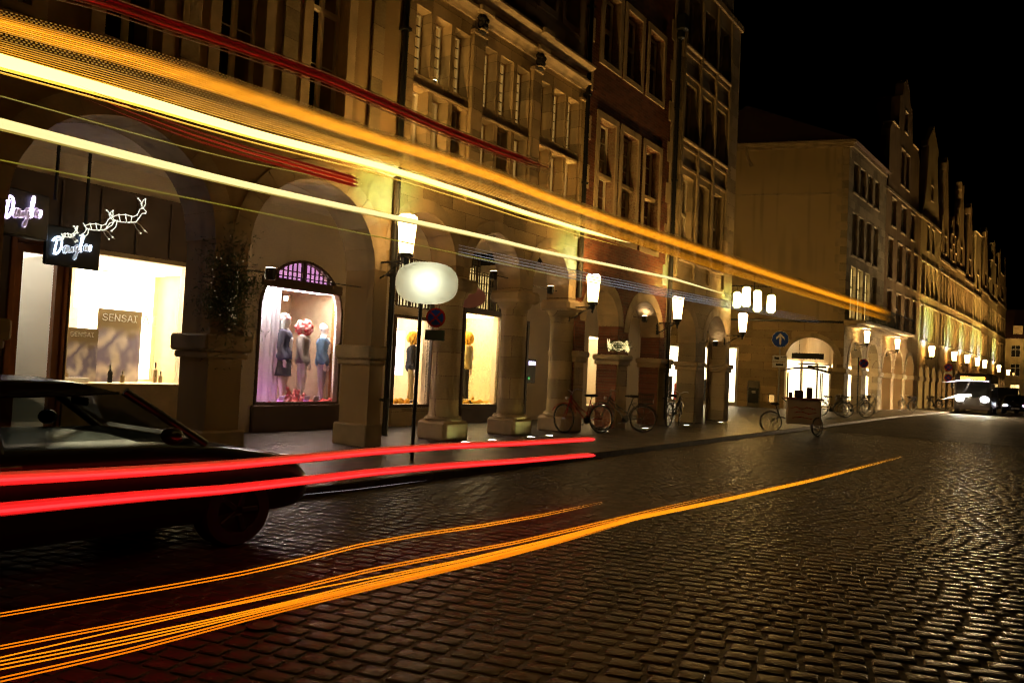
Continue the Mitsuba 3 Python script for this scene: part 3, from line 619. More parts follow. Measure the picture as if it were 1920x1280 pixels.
# ------------------------------------------------------------------ the row beyond the side street
def house(name, label, y0, y1, eave, gable, wins, arcs, m, roof_h=3.0, hood=True, imp=2.2, lights=True, pane_d=0.2, depth=9.0, quoin=False):
    """one house of the far row: arcade, windows with frame and pane, gable above the eaves and a roof behind it"""
    h = thing(name, label, 'house')
    P0, P1 = np.array([facx(y0), y0]), np.array([facx(y1), y1])
    fr = Frame(P0, P1 - P0); L = float(np.linalg.norm(P1 - P0))
    w = sbox(0.02, FLOOR - 0.02, L - 0.02, eave)
    if gable: w = w.union(Polygon([(0.02 + (L - 0.04) * a, z) for a, z in gable]))
    for c, r, s in arcs: w = w.difference(arch(c * L, r, s, -1))
    for a, c, z0, z1, *_ in wins: w = w.difference(sbox(a * L, z0, c * L, z1))
    part(h, 'wall', fr.poly(w, 0.0, 0.55), m)
    for a, c, z0, z1, *glow in wins:
        wide = (c - a) * L
        glazed(fr, h, a * L + 0.002, c * L - 0.002, z0, z1, pane_d, leaves=2 if wide > 0.8 else 1, transom=z0 + (z1 - z0) * 0.62 if z1 - z0 > 2.2 else None, glow=glow[0] if glow else None)
        part(h, 'window_sill', fr.box(a * L - 0.08, c * L + 0.08, z0 - 0.1, z0, -0.06, 0.18), TRIM)
        if hood: part(h, 'window_hood', fr.box(a * L - 0.05, c * L + 0.05, z1, z1 + 0.12, -0.045, 0.18, 0.02), TRIM)
    for c, r, s in arcs:
        part(h, 'arch_ring', fr.poly(arch(c * L, r + 0.22, s, s).difference(arch(c * L, r - 0.004, s, s - 1)), -0.03, -0.001), TRIM)
    ed = sorted([0.0] + [x for c, r, s in arcs for x in (c * L - r, c * L + r)] + [L])
    for a, c in zip(ed[::2], ed[1::2]):
        if c - a > 0.06:
            part(h, 'impost', fr.box(a + 0.03 - (0.08 if a > 0 else 0), c - 0.03 + (0.08 if c < L else 0), imp, imp + 0.32, -0.09, 0.64, 0.03), TRIM)
    part(h, 'interior', fr.box(0.05, L - 0.05, 4.6, eave - 0.05, 0.75, depth), DARK)
    part(h, 'passage_ceiling', fr.box(0.02, L - 0.02, 4.4, 4.58, 0.56, 3.2), CREAM)
    part(h, 'shopfront_wall', fr.box(0.02, L - 0.02, FLOOR - 0.02, 4.4, 3.2, 3.4), CREAM)
    if lights:
        n = max(1, int(L / 2.6))
        for i in range(n):
            a, c = L * (i + 0.14) / n, L * (i + 0.86) / n
            part(h, 'lit_shop_window', fr.box(a, c, 0.6, 2.9, 3.12, 3.17), WHITE, emitter=em((1.0, 0.72, 0.34), 4.5, 0.5))
        part(h, 'passage_lamp', fr.box(L * 0.5 - 0.3, L * 0.5 + 0.3, 4.3, 4.36, 1.6, 2.0), WHITE, emitter=em(WARM, 22.0, 0.5))
    part(h, 'cornice', fr.box(0.0, L, eave - 0.22, eave - 0.02, -0.05, -0.001, 0.02), TRIM)
    if gable:
        top = max(z for _, z in gable)
        rf = trimesh.creation.extrude_polygon(Polygon([(0, eave), (L, eave), (L / 2, top - 0.8)]), depth, engine='earcut'); rf.apply_translation([0, 0, 0.56])
        part(h, 'roof', mx(rf, fr.M), ROOFM)
        for (a, z), (c, z2) in zip(gable, gable[1:]):
            if z > eave + 0.3 and abs(z - z2) < 0.05 and (c - a) * L > 0.15:
                part(h, 'gable_coping', fr.box(0.02 + (L - 0.04) * a - 0.05, 0.02 + (L - 0.04) * c + 0.05, z + 0.002, z + 0.1, -0.08, 0.6, 0.02), TRIM)
    else:
        rf = trimesh.creation.extrude_polygon(Polygon([(-0.3, eave), (depth / 2, eave + roof_h), (depth, eave)]), L, engine='earcut')
        A = np.eye(4); A[:3, 0] = fr.M[:3, 2]; A[:3, 1] = [0, 0, 1]; A[:3, 2] = fr.M[:3, 0]; A[:3, 3] = fr.M[:3, 3]
        part(h, 'roof', mx(rf, A), ROOFM)
    return h, fr, L

# corner house with the plain side wall and the balcony
cols = [(0.11, 0.235), (0.275, 0.41), (0.47, 0.6), (0.66, 0.79)]
lit = (2.2, 1.75, 0.75)
wins = [(a, c, 5.35, 8.3, *([lit] if i < 3 else [])) for i, (a, c) in enumerate(cols)] + [(a, c, 8.95, 11.35) for a, c in cols] + [(a, c, 12.5, 14.2) for a, c in cols]
f1, fr, L = house('plain_corner_house', 'corner house with a bare cream side wall, quoins, a balcony and three lit tall windows', 45.2, 53.6, 15.2, None, wins, [(0.28, 1.35, 2.75), (0.73, 1.4, 2.8)], STONE2, hood=False, depth=12)
part(f1, 'balcony', [fr.box(-0.2, 12.2, 4.98, 5.16, -1.15, -0.001, 0.03), fr.box(-0.1, 12.1, 4.86, 4.98, -0.7, -0.001, 0.05)], TRIM)
part(f1, 'balcony_railing', [fr.box(u, u + 0.02, 5.16, 6.05, -1.1, -1.08) for u in np.arange(-0.1, 12.1, 0.16)] + [fr.box(-0.12, 12.12, 6.05, 6.1, -1.12, -1.06)], METAL)
SW = Frame((-15.9, 43.2), (6.22, 2.03))                      # the bare side wall, u towards the street
SL = float(np.hypot(6.22, 2.03))
sw = sbox(-6.0, FLOOR - 0.02, SL - 0.01, 15.2).difference(arch(4.85, 1.36, 2.8, -1)).difference(sbox(-3.4, 0.14, 1.0, 3.48))
part(f1, 'side_wall', SW.poly(sw.intersection(sbox(-20, 5.05, 20, 20)), 0.0, 0.5), PLASTF)
part(f1, 'side_base_wall', SW.poly(sw.intersection(sbox(-20, -1, 20, 5.04)), -0.02, 0.5), mat('ashlar_ochre', ashlar((0.36, 0.26, 0.14), (0.15, 0.105, 0.055), 0.45, 0.9), 0.8))
part(f1, 'string_course', SW.box(-6, SL + 0.1, 4.98, 5.1, -0.1, -0.021, 0.02), METAL)
part(f1, 'upper_flashing', SW.box(-6, SL + 0.02, 12.18, 12.26, -0.05, -0.001, 0.02), TRIM)
part(f1, 'eaves_gutter', [SW.box(-6, SL + 0.3, 14.95, 15.2, -0.28, -0.001, 0.06), SW.box(-6, SL + 0.2, 14.78, 14.95, -0.14, -0.001, 0.03)], TRIM)
part(f1, 'gutter_outlet', mx(tube([[1.05, 14.95, -0.2], [1.05, 14.6, -0.2], [1.12, 14.3, -0.14], [1.25, 14.0, -0.08], [1.36, 13.85, -0.06]], 0.09), SW.M), TRIM)
for k, z in enumerate(np.arange(5.12, 14.6, 0.46)):
    wq = 0.62 if k % 2 else 0.36
    part(f1, 'quoin', SW.box(SL - wq, SL - 0.02, z, z + 0.452, -0.02, 0.2, 0.012), TRIM if k % 2 else STONE2)
part(f1, 'side_arch_ring', SW.poly(arch(4.85, 1.6, 2.8, 2.8).difference(arch(4.85, 1.356, 2.8, 1)), -0.05, -0.0212), TRIM)
part(f1, 'corner_pier', [SW.box(5.9, SL + 0.05, FLOOR - 0.01, 2.2, -0.06, 0.6, 0.02), SW.box(5.8, SL + 0.14, 2.2, 2.52, -0.16, 0.68, 0.03)], STONE2)
SWs = Frame(tuple(SW.pt(1.0, 0, 0)[:2]), (6.22, 2.03))
part(f1, 'shop_frame', SWs.poly(sbox(-4.4, 0.14, 0.0, 3.48).difference(unary_union([sbox(-4.3 + i * 1.42, 0.3, -2.98 + i * 1.42, 3.4) for i in range(3)])), 0.1, 0.2), STEEL)
part(f1, 'shop_pane', SWs.poly(sbox(-4.35, 0.2, -0.05, 3.45), 0.15, 0.1505), PANE)
part(f1, 'shop_room', [SWs.box(-4.5, 0.1, 0.1, 3.6, 2.5, 2.56), SWs.box(-4.56, -4.5, 0.1, 3.6, 0.3, 2.5), SWs.box(0.1, 0.16, 0.1, 3.6, 0.3, 2.5), SWs.box(-4.5, 0.1, 0.06, 0.12, 0.3, 2.5)], WHITE)
part(f1, 'shop_light', SWs.box(-4.4, 0.0, 3.5, 3.55, 0.4, 2.4), WHITE, emitter=em((1.0, 0.82, 0.5), 9.0, 1.0))
part(f1, 'shop_back_light', SWs.box(-4.4, 0.0, 0.3, 3.4, 2.4, 2.45), WHITE, emitter=em((1.0, 0.85, 0.52), 1.6, 0.4))
for i, (u, h, mm) in enumerate([(-4.05, 1.5, BLACKC), (-3.6, 1.1, FLRED), (-3.2, 1.3, NAVY), (-2.2, 0.9, KHAKI), (-1.9, 1.4, BLACKC)]):
    part(f1, 'display_stand', SWs.box(u, u + 0.3, 0.14, 0.14 + h, 0.6, 0.9, 0.03), mm)
# glazed shop seen through the side arch
part(f1, 'arch_shop_pane', SW.poly(sbox(2.4, 0.14, 6.2, 2.7), 3.0, 3.0005), PANE)
part(f1, 'arch_shop_mullion', [SW.box(u, u + 0.08, 0.14, 2.75, 2.95, 3.05) for u in (2.4, 3.2, 4.5, 5.4, 6.1)] + [SW.box(2.4, 6.2, 2.7, 2.78, 2.95, 3.05)], STEEL)
part(f1, 'arch_shop_light', SW.box(2.3, 6.3, 0.3, 2.65, 4.2, 4.25), WHITE, emitter=em((1.0, 0.84, 0.5), 1.9, 0.5))
part(f1, 'arch_passage_ceiling_light', SW.box(3.0, 5.4, 4.32, 4.38, 1.0, 2.6), WHITE, emitter=em((1.0, 0.8, 0.45), 2.0, 0.6))
part(f1, 'hanging_sign', [SW.box(3.9, 5.6, 2.98, 3.3, 0.9, 1.0, 0.01), SW.box(4.3, 4.32, 3.3, 4.4, 0.94, 0.96)], METAL)
part(f1, 'hanging_sign_arm', SW.box(4.8, 5.8, 2.5, 2.62, 1.4, 1.5, 0.01), METAL)

def winrows(cols, rows): return [(a, c, z0, z1) for z0, z1 in rows for a, c in cols]
C3, C4, C2 = [(0.1, 0.3), (0.4, 0.6), (0.7, 0.9)], [(0.08, 0.24), (0.3, 0.46), (0.54, 0.7), (0.76, 0.92)], [(0.14, 0.42), (0.58, 0.86)]
R2 = [(5.3, 7.9), (8.7, 11.2)]
house('stepped_gable_house', 'dark house with a tall stepped gable of four tiers beside the balcony', 53.6, 63.9, 14.5,
      [(0, 14.5), (0.04, 14.5), (0.04, 18.3), (0.1, 18.9), (0.26, 18.9), (0.28, 21.2), (0.36, 21.5), (0.38, 22.4), (0.46, 22.9), (0.54, 22.4), (0.56, 21.5), (0.64, 21.2), (0.68, 18.9), (0.84, 18.9), (0.9, 18.3), (0.9, 14.5), (1, 14.5)],
      winrows([(0.08, 0.2), (0.32, 0.46), (0.56, 0.7), (0.8, 0.92)], [(5.3, 7.9), (8.7, 11.3)]) + [(0.14, 0.26, 12.2, 14.0), (0.4, 0.54, 12.2, 14.0), (0.68, 0.8, 12.2, 14.0), (0.36, 0.45, 15.4, 17.8), (0.5, 0.59, 15.4, 17.8), (0.43, 0.51, 19.2, 20.6)],
      [(0.13, 1.1, 2.8), (0.43, 1.2, 2.8), (0.76, 1.2, 2.75)], FARS[2])
house('curved_gable_house', 'pale ochre house with a smooth concave gable ending in a small pediment', 63.9, 71.4, 14.6,
      [(0, 14.6), (0.06, 14.9), (0.14, 15.6), (0.2, 16.8), (0.25, 18.4), (0.28, 20.2), (0.24, 20.25), (0.24, 20.6), (0.5, 22.2), (0.76, 20.6), (0.76, 20.25), (0.72, 20.2), (0.75, 18.4), (0.8, 16.8), (0.86, 15.6), (0.94, 14.9), (1, 14.6)],
      winrows(C4, R2) + [(0.3, 0.42, 12.2, 14.1), (0.55, 0.67, 12.2, 14.1), (0.44, 0.54, 16.3, 17.4)], [(0.17, 0.75, 2.55), (0.47, 0.75, 2.6), (0.78, 0.75, 2.6)], FARS[1])
spec = [('narrow_house', 'narrow stone house with a slim peaked gable just beyond the curved gable', 71.4, 75.4, 12.4, 21.2, 'peak', C3, 2, FARS[0]),
        ('slender_house', 'very slender house with a spiky gable between two taller gabled houses', 75.4, 78.5, 12.3, 16.8, 'step', C2, 1, FARS[2]),
        ('gabled_house', 'golden stone house with a tapering crowned gable, sixth from the side street', 78.5, 83.3, 12.6, 20.6, 'curve', C4, 2, FARS[0]),
        ('gabled_house', 'brownish house with a slim stepped gable, seventh from the side street', 83.3, 88.5, 12.2, 19.8, 'peak', C4, 2, FARS[2]),
        ('gabled_house', 'ochre house with a short flat topped gable, eighth from the side street', 88.5, 93.9, 11.4, 17.6, 'flat', C3, 2, FARS[1]),
        ('gabled_house', 'stone house with a needle thin pointed gable, ninth from the side street', 93.9, 100.3, 12.4, 19.4, 'peak', C4, 2, FARS[0]),
        ('gabled_house', 'house with a broad stepped gable, tenth from the side street', 100.3, 109.0, 12.2, 19.2, 'step', C4, 3, FARS[1]),
        ('gabled_house', 'last house of the row with a twin topped gable at the street end', 109.0, 120.5, 12.8, 19.3, 'twin', C4, 4, FARS[0])]
GAB = {'peak': lambda e, t: [(0, e), (0.08, e + 0.2), (0.2, e + (t - e) * 0.3), (0.33, e + (t - e) * 0.62), (0.42, t - 1.2), (0.4, t - 1.1), (0.4, t - 0.6), (0.5, t), (0.6, t - 0.6), (0.6, t - 1.1), (0.58, t - 1.2), (0.67, e + (t - e) * 0.62), (0.8, e + (t - e) * 0.3), (0.92, e + 0.2), (1, e)],
       'curve': lambda e, t: [(0, e), (0.1, e + 0.4), (0.16, e + 2.5), (0.28, e + 3.4), (0.32, e + 5.6), (0.4, e + 6.4), (0.38, t - 0.8), (0.34, t - 0.7), (0.36, t), (0.5, t - 0.3), (0.64, t), (0.66, t - 0.7), (0.62, t - 0.8), (0.6, e + 6.4), (0.68, e + 5.6), (0.72, e + 3.4), (0.84, e + 2.5), (0.9, e + 0.4), (1, e)],
       'step': lambda e, t: [(0, e), (0.02, e + (t - e) * 0.3), (0.2, e + (t - e) * 0.3), (0.22, e + (t - e) * 0.62), (0.38, e + (t - e) * 0.62), (0.4, t - 0.4), (0.5, t), (0.6, t - 0.4), (0.62, e + (t - e) * 0.62), (0.78, e + (t - e) * 0.62), (0.8, e + (t - e) * 0.3), (0.98, e + (t - e) * 0.3), (1, e)],
       'flat': lambda e, t: [(0, e), (0.12, e + 1.4), (0.18, t - 0.5), (0.14, t - 0.4), (0.14, t), (0.86, t), (0.86, t - 0.4), (0.82, t - 0.5), (0.88, e + 1.4), (1, e)],
       'twin': lambda e, t: [(0, e), (0.04, e + 2.6), (0.1, e + 2.8), (0.12, t - 0.7), (0.2, t), (0.28, t - 0.7), (0.3, e + 3.6), (0.66, e + 3.6), (0.68, t - 0.8), (0.76, t - 0.1), (0.84, t - 0.8), (0.86, e + 2.8), (0.96, e + 2.6), (1, e)]}
for nm, lab, a, c, e, t, kind, cw, na, m in spec:
    L_ = math.hypot(facx(a) - facx(c), a - c)
    house(nm, lab, a, c, e, GAB[kind](e, t), winrows(cw, R2) + [(0.4, 0.6, e + 0.6, e + 2.0)], [((i + 0.5) / na, min(0.95, L_ / na / 2 - 0.22), 2.45) for i in range(na)], m, hood=a < 90)
# the house that closes the street
eh = thing('end_house', 'pale plastered house with a red roof and barred windows closing the street end', 'house')
EF = Frame((-12.0, 134.0), (1, 0)); 
w = sbox(0, 0, 40, 9.6)
ew = []
for u in np.arange(1.0, 39, 2.6):
    for z0, z1 in ((0.6, 2.9), (4.1, 5.9), (6.9, 8.6)):
        ew.append((u, u + 1.15, z0, z1)); w = w.difference(sbox(u, z0, u + 1.15, z1))
part(eh, 'wall', EF.poly(w, 0, 0.5), FARS[1])
for i, (a, c, z0, z1) in enumerate(ew):
    if 1.5 < a < 16:
        glazed(EF, eh, a, c, z0, z1, 0.15, leaves=2, transom=z0 + (z1 - z0) * 0.65, glow=(1.6, 1.1, 0.4) if z0 < 1 and i % 2 == 0 else None)
        part(eh, 'window_sill', EF.box(a - 0.1, c + 0.1, z0 - 0.12, z0, -0.08, 0.12), TRIM)
part(eh, 'interior', EF.box(0.1, 39.9, 0.2, 9.5, 0.7, 9), DARK)
part(eh, 'cornice', [EF.box(-0.2, 40.2, 9.4, 9.62, -0.3, 0.0, 0.05), EF.box(-0.05, 40.05, 6.3, 6.42, -0.08, -0.001, 0.02), EF.box(-0.05, 40.05, 3.5, 3.64, -0.08, -0.001, 0.02)], TRIM)
rf = trimesh.creation.extrude_polygon(Polygon([(-0.4, 9.6), (4.5, 14.2), (9.4, 9.6)]), 40, engine='earcut')
A = np.eye(4); A[:3, 0] = [0, 1, 0]; A[:3, 1] = [0, 0, 1]; A[:3, 2] = [1, 0, 0]; A[:3, 3] = [-12, 134, 0]
rk = part(eh, 'roof', mx(rf, A), ROOFM)
for u in (2.4, 6.4, 10.4):
    part(rk, 'dormer', [EF.box(u, u + 1.2, 10.2, 11.5, 0.3, 2.5, 0.03)], TRIM)

# ------------------------------------------------------------------ street lamps on brackets, uplights, pipes
LG = mikit.ply(lathe([(0, 0.04), (0.115, 0.04), (0.118, 0.05), (0.172, 0.66), (0.165, 0.68), (0, 0.69)], 24), WHITE, smooth=35, emitter=em((10.0, 5.8, 1.9), 1.0, 8.0))
LT = mikit.ply(lathe([(0.14, 0.681), (0, 0.6811)], 24) if False else mx(trimesh.creation.cylinder(radius=0.13, height=0.01, sections=24), tr(0, 0, 0.698)), WHITE, emitter=em((1.0, 0.55, 0.14), 640.0, 60.0))
LGF = mikit.ply(lathe([(0, 0.0), (0.15, 0.0), (0.16, 0.02), (0.23, 0.72), (0.22, 0.75), (0, 0.76)], 20), WHITE, smooth=35, emitter=em((16.0, 8.6, 2.4), 1.0, 3.0))
LTF = mikit.ply(mx(trimesh.creation.cylinder(radius=0.17, height=0.01, sections=24), tr(0, 0, 0.77)), WHITE, emitter=em((1.0, 0.60, 0.18), 3600.0, 60.0))
LB = mikit.ply(trimesh.util.concatenate([lathe([(0, -0.22), (0.02, -0.22), (0.03, -0.14), (0.06, -0.1), (0.07, -0.03), (0.125, 0.0), (0.135, 0.04), (0, 0.04)], 20)]), METAL, smooth=30)
LA = mikit.ply(trimesh.util.concatenate([tube([[0, 0, -0.08], [-0.25, 0, -0.08], [-0.62, 0, -0.08]], 0.018, 8), tube([[-0.6, 0, -0.36], [-0.45, 0, -0.3], [-0.3, 0, -0.2], [-0.12, 0, -0.12], [0, 0, -0.1]], 0.013, 8), bx(-0.64, -0.6, -0.05, 0.05, -0.42, 0.06, 0.008)]), METAL)
lamps = [(-9.12, 9.62, 3.4, 'bracket lamp above the bright hanging sign, nearest lamp on the left'), (-9.12, 16.12, 3.22, 'bracket lamp at the brick house above the leaning bicycle'), (-9.12, 21.15, 3.22, 'bracket lamp at the downpipe between brick house and corner house'), (-9.12, 26.85, 3.22, 'bracket lamp at the far edge of the near row')]
for i, (px, y, z) in enumerate([(1606, 47.7, 4.0), (1665, 55.1, 4.0), (1731, 65.9, 4.05), (1775, 75.1, 4.1), (1800, 81.5, 4.1), (1820, 87.8, 4.1), (1834, 92.8, 4.05), (1862, 106.3, 4.0), (1890, 126.0, 4.05)]):
    names = ['under the balcony corner', 'under the balcony end', 'on the curved gable house, with a yellow halo', 'fourth beyond the side street', 'fifth beyond the side street', 'sixth beyond the side street', 'seventh beyond the side street', 'eighth beyond the side street', 'last and farthest of the row']
    lamps.append((facx(y) + 0.58 if y < 121 else -5.7, y - 0.15, z, 'bracket lamp ' + names[i]))
for x, y, z, lab in lamps:
    k = thing('street_lamp', lab, 'street lamp', 'bracket lamps along the arcades')
    labels[k].pop('group')
    M = T().translate([x, y, z])
    far_ = y > 60; scene[k + '__glass'] = {**(LGF if far_ else LG), 'to_world': M}; scene[k + '__open_top'] = {**(LTF if far_ else LT), 'to_world': M}; scene[k + '__base'] = {**LB, 'to_world': M}; scene[k + '__bracket'] = {**LA, 'to_world': M}
    if y > 121: scene[k + '__pole'] = mikit.ply(tube([[x - 0.62, y, 0.1], [x - 0.62, y, z]], 0.05), METAL)
UPD = mikit.ply(lathe([(0, 0.0), (0.075, 0.0), (0.075, 0.006), (0, 0.008)], 18), WHITE, emitter=em((1.0, 0.60, 0.2), 120.0, 3.0))
UPR = mikit.ply(lathe([(0.076, -0.02), (0.1, -0.02), (0.1, 0.006), (0.076, 0.008)], 18), STEEL)
ups = [8.27, 10.37, 11.73, 12.59, 14.0, 14.73, 17.35, 19.67, 22.57, 25.52]
order_words = ['first', 'second', 'third', 'fourth', 'fifth', 'sixth', 'seventh', 'eighth', 'ninth', 'tenth']
upl = [(-9.3, y, f'small round ground uplight, {order_words[i]} along the near arcade from the left') for i, y in enumerate(ups)]
upl += [(facx(y) + 0.4, y, f'small round ground uplight, {order_words[i]} beyond the side street') for i, y in enumerate([49.5, 53.6, 57.0, 60.3, 64.0])]
for x, y, lab in upl:
    k = thing('ground_uplight', lab, 'ground light')
    M = T().translate([x, y, 0.125])
    scene[k + '__lens'] = {**UPD, 'to_world': M}; scene[k + '__ring'] = {**UPR, 'to_world': M}
for u, z0, z1, lab in ((9.83, 0.3, 15.5, 'dark downpipe between the plaster house and the sandstone house'), (16.3, 3.4, 16.0, 'dark downpipe at the left edge of the brick house'), (21.66, 0.3, 12.1, 'dark downpipe with a hopper head beside the brick house')):
    k = thing('downpipe', lab, 'downpipe')
    part(k, 'pipe', mx(tube([[u, z0, -0.1], [u, z1, -0.1]], 0.055, 12), NR.M), METAL)
    for z in np.arange(z0 + 0.6, z1, 2.2): part(k, 'pipe_clip', NR.box(u - 0.075, u + 0.075, z, z + 0.05, -0.17, 0.0), METAL)
    if u > 21: part(k, 'hopper_head', [NR.box(u - 0.16, u + 0.16, 12.1, 12.6, -0.32, -0.01, 0.04), NR.box(u - 0.1, u + 0.1, 11.85, 12.1, -0.22, -0.01, 0.04)], METAL)
for u, z, d, s in ((10.85, 6.93, 0.1, 0.05), (12.2, 6.93, 0.1, 0.05)):
    k = thing('facade_spotlight', f'small bright spotlight on a window ledge of the sandstone house, {"left" if u < 11 else "right"} one', 'spotlight')
    part(k, 'lens', NR.at(lathe([(0, 0.04), (0.05, 0.04), (0.05, 0.05), (0, 0.052)], 14), u, z, d), WHITE, emitter=em((1.0, 0.72, 0.3), 30.0, 0.6))
    part(k, 'body', NR.at(lathe([(0, 0.0), (0.055, 0.0), (0.055, 0.038), (0, 0.039)], 14), u, z, d), METAL)
for u0, u1, um, z, lab in ((6.96, 9.46, 7.55, 2.87, 'second wide arch'), (12.15, 13.85, 13.3, 3.58, 'middle stone arch'), (14.45, 15.9, 15.6, 3.52, 'last stone arch'), (19.25, 21.2, 20.8, 3.25, 'right brick arch'), (24.95, 26.8, 26.6, 2.84, 'last arch of the corner house')):
    k = thing('arch_spotlight', f'small dark spotlight on a thin rod across the {lab}', 'spotlight')
    part(k, 'rod', mx(tube([[u0, z, 0.3], [u1, z, 0.3]], 0.008, 6), NR.M), METAL)
    part(k, 'housing', NR.at(lathe([(0, -0.1), (0.07, -0.1), (0.085, -0.06), (0.085, 0.08), (0, 0.08)], 16), um, z, 0.3), METAL, smooth=30)
    part(k, 'lens', NR.at(lathe([(0, 0.081), (0.07, 0.081), (0.07, 0.09), (0, 0.091)], 16), um, z, 0.3), WHITE, emitter=em((1.0, 0.74, 0.46), 420.0 if u0 < 7 else 24.0, 8.0 if u0 < 7 else 4.0))

# ------------------------------------------------------------------ light trails: paths of the passing lamps, as glowing strands in the air of the street
TR_T1=[(-5.07,1.547,3.2),(-5.037,1.795,3.2),(-5,2.064,3.2),(-4.959,2.359,3.2),(-4.923,2.688,3.2),(-4.9,3.062,3.2),(-4.862,3.474,3.2),(-4.78,3.903,3.2),(-4.686,4.377,3.2),(-4.627,4.957,3.2),(-4.592,5.665,3.2),(-4.582,6.545,3.2),(-4.519,7.528,3.2),(-4.389,8.613,3.2)]
TR_U=[(-5.255,1.586,3.539),(-5.191,1.846,3.548),(-5.118,2.125,3.558),(-5.041,2.429,3.569),(-4.981,2.775,3.575),(-4.938,3.173,3.576),(-4.893,3.622,3.571),(-4.844,4.133,3.558),(-4.78,4.707,3.551),(-4.688,5.343,3.558),(-4.633,6.144,3.562),(-4.634,7.205,3.556),(-4.59,8.446,3.559),(-4.498,9.924,3.571),(-4.374,11.787,3.58),(-4.222,14.268,3.57),(-3.982,17.542,3.568),(-3.597,21.986,3.585)]
TR_L=[(-5.255,1.601,3.301),(-5.191,1.862,3.292),(-5.118,2.143,3.282),(-5.041,2.449,3.271),(-4.981,2.796,3.265),(-4.938,3.194,3.264),(-4.893,3.643,3.269),(-4.844,4.153,3.282),(-4.78,4.727,3.289),(-4.688,5.364,3.282),(-4.633,6.167,3.278),(-4.634,7.228,3.284),(-4.59,8.471,3.281),(-4.498,9.953,3.269),(-4.374,11.82,3.26),(-4.222,14.302,3.27),(-3.982,17.582,3.272),(-3.597,22.04,3.255)]
TR_T3=[(-5.081,1.573,2.85),(-5.077,1.874,2.85),(-5.073,2.212,2.85),(-5.067,2.592,2.85),(-5.055,3.022,2.85),(-5.03,3.505,2.85),(-4.966,4.032,2.85),(-4.871,4.615,2.85),(-4.75,5.268,2.85),(-4.64,6.057,2.85),(-4.568,7.078,2.85),(-4.368,8.123,2.85),(-4.157,9.431,2.85),(-4.138,11.726,2.85)]
TR_T4=[(-5.272,6.37,2.8),(-5.208,7.233,2.8),(-5.111,8.212,2.8),(-4.98,9.335,2.8),(-4.804,10.628,2.8),(-4.573,12.123,2.8),(-4.276,13.871,2.8),(-3.893,15.923,2.8)]
TR_T5=[(-5.106,1.534,3.6),(-4.895,1.732,3.6),(-4.727,1.955,3.6),(-4.617,2.219,3.6),(-4.57,2.544,3.6),(-4.492,2.887,3.6),(-4.421,3.278,3.6),(-4.37,3.739,3.6),(-4.368,4.323,3.6),(-4.377,5.025,3.6),(-4.327,5.793,3.6),(-4.22,6.632,3.6)]
TR_T6=[(-4.506,2.058,3),(-4.611,2.439,3),(-4.681,2.857,3),(-4.698,3.3,3),(-4.664,3.768,3),(-4.63,4.308,3)]
TR_T7=[(-4.941,1.543,2.6),(-4.892,1.982,2.6),(-4.832,2.496,2.6),(-4.764,3.108,2.6),(-4.687,3.853,2.6),(-4.598,4.778,2.6),(-4.519,6.004,2.6),(-4.479,7.756,2.6)]
TR_T8=[(-5.069,1.559,3),(-5.05,1.852,3),(-5.04,2.182,3),(-5.04,2.56,3),(-5.026,2.981,3),(-4.966,3.431,3),(-4.833,3.886,3),(-4.637,4.344,3)]
TR_Ru=[(-4.9,1.643,0.801),(-4.9,1.997,0.792),(-4.9,2.404,0.779),(-4.9,2.877,0.769),(-4.9,3.433,0.762),(-4.9,4.094,0.766),(-4.9,4.897,0.776),(-4.9,5.892,0.77),(-4.9,7.16,0.737),(-4.9,8.824,0.71)]
TR_Rl=[(-4.9,1.654,0.621),(-4.9,2.008,0.616),(-4.9,2.415,0.611),(-4.9,2.888,0.602),(-4.9,3.445,0.585),(-4.9,4.107,0.586),(-4.9,4.911,0.592),(-4.9,5.907,0.575),(-4.9,7.176,0.537),(-4.9,8.842,0.503)]
TR_Wt=[(-5.927,2.009,0.3),(-5.986,2.442,0.3),(-6.072,2.956,0.3),(-6.022,3.481,0.3),(-5.889,4.032,0.3),(-5.763,4.672,0.3),(-5.666,5.449,0.3),(-5.65,6.474,0.3)]
TR_Oa1=[(-3.025,1.044,0.62),(-3.004,1.215,0.62),(-2.978,1.403,0.62),(-2.945,1.61,0.62),(-2.913,1.842,0.62),(-2.889,2.111,0.62),(-2.895,2.444,0.62),(-2.927,2.861,0.62),(-2.891,3.286,0.62),(-2.806,3.731,0.62),(-2.743,4.3,0.62),(-2.716,5.074,0.62)]
TR_Oa2=[(-2.991,1.033,0.62),(-2.969,1.202,0.62),(-2.941,1.386,0.62),(-2.906,1.589,0.62),(-2.872,1.817,0.62),(-2.846,2.08,0.62),(-2.851,2.408,0.62),(-2.882,2.818,0.62),(-2.848,3.238,0.62),(-2.765,3.678,0.62),(-2.705,4.242,0.62),(-2.682,5.012,0.62)]
TR_Ob1=[(-2.698,0.937,0.62),(-2.672,1.12,0.62),(-2.639,1.324,0.62),(-2.601,1.554,0.62),(-2.566,1.821,0.62),(-2.546,2.148,0.62),(-2.541,2.553,0.62),(-2.482,2.99,0.62),(-2.403,3.503,0.62),(-2.36,4.221,0.62),(-2.309,5.169,0.62),(-2.218,6.406,0.62)]
TR_Ob2=[(-2.67,0.928,0.62),(-2.643,1.109,0.62),(-2.611,1.311,0.62),(-2.573,1.538,0.62),(-2.537,1.802,0.62),(-2.516,2.123,0.62),(-2.507,2.52,0.62),(-2.45,2.952,0.62),(-2.373,3.461,0.62),(-2.327,4.162,0.62),(-2.273,5.09,0.62),(-2.186,6.316,0.62)]
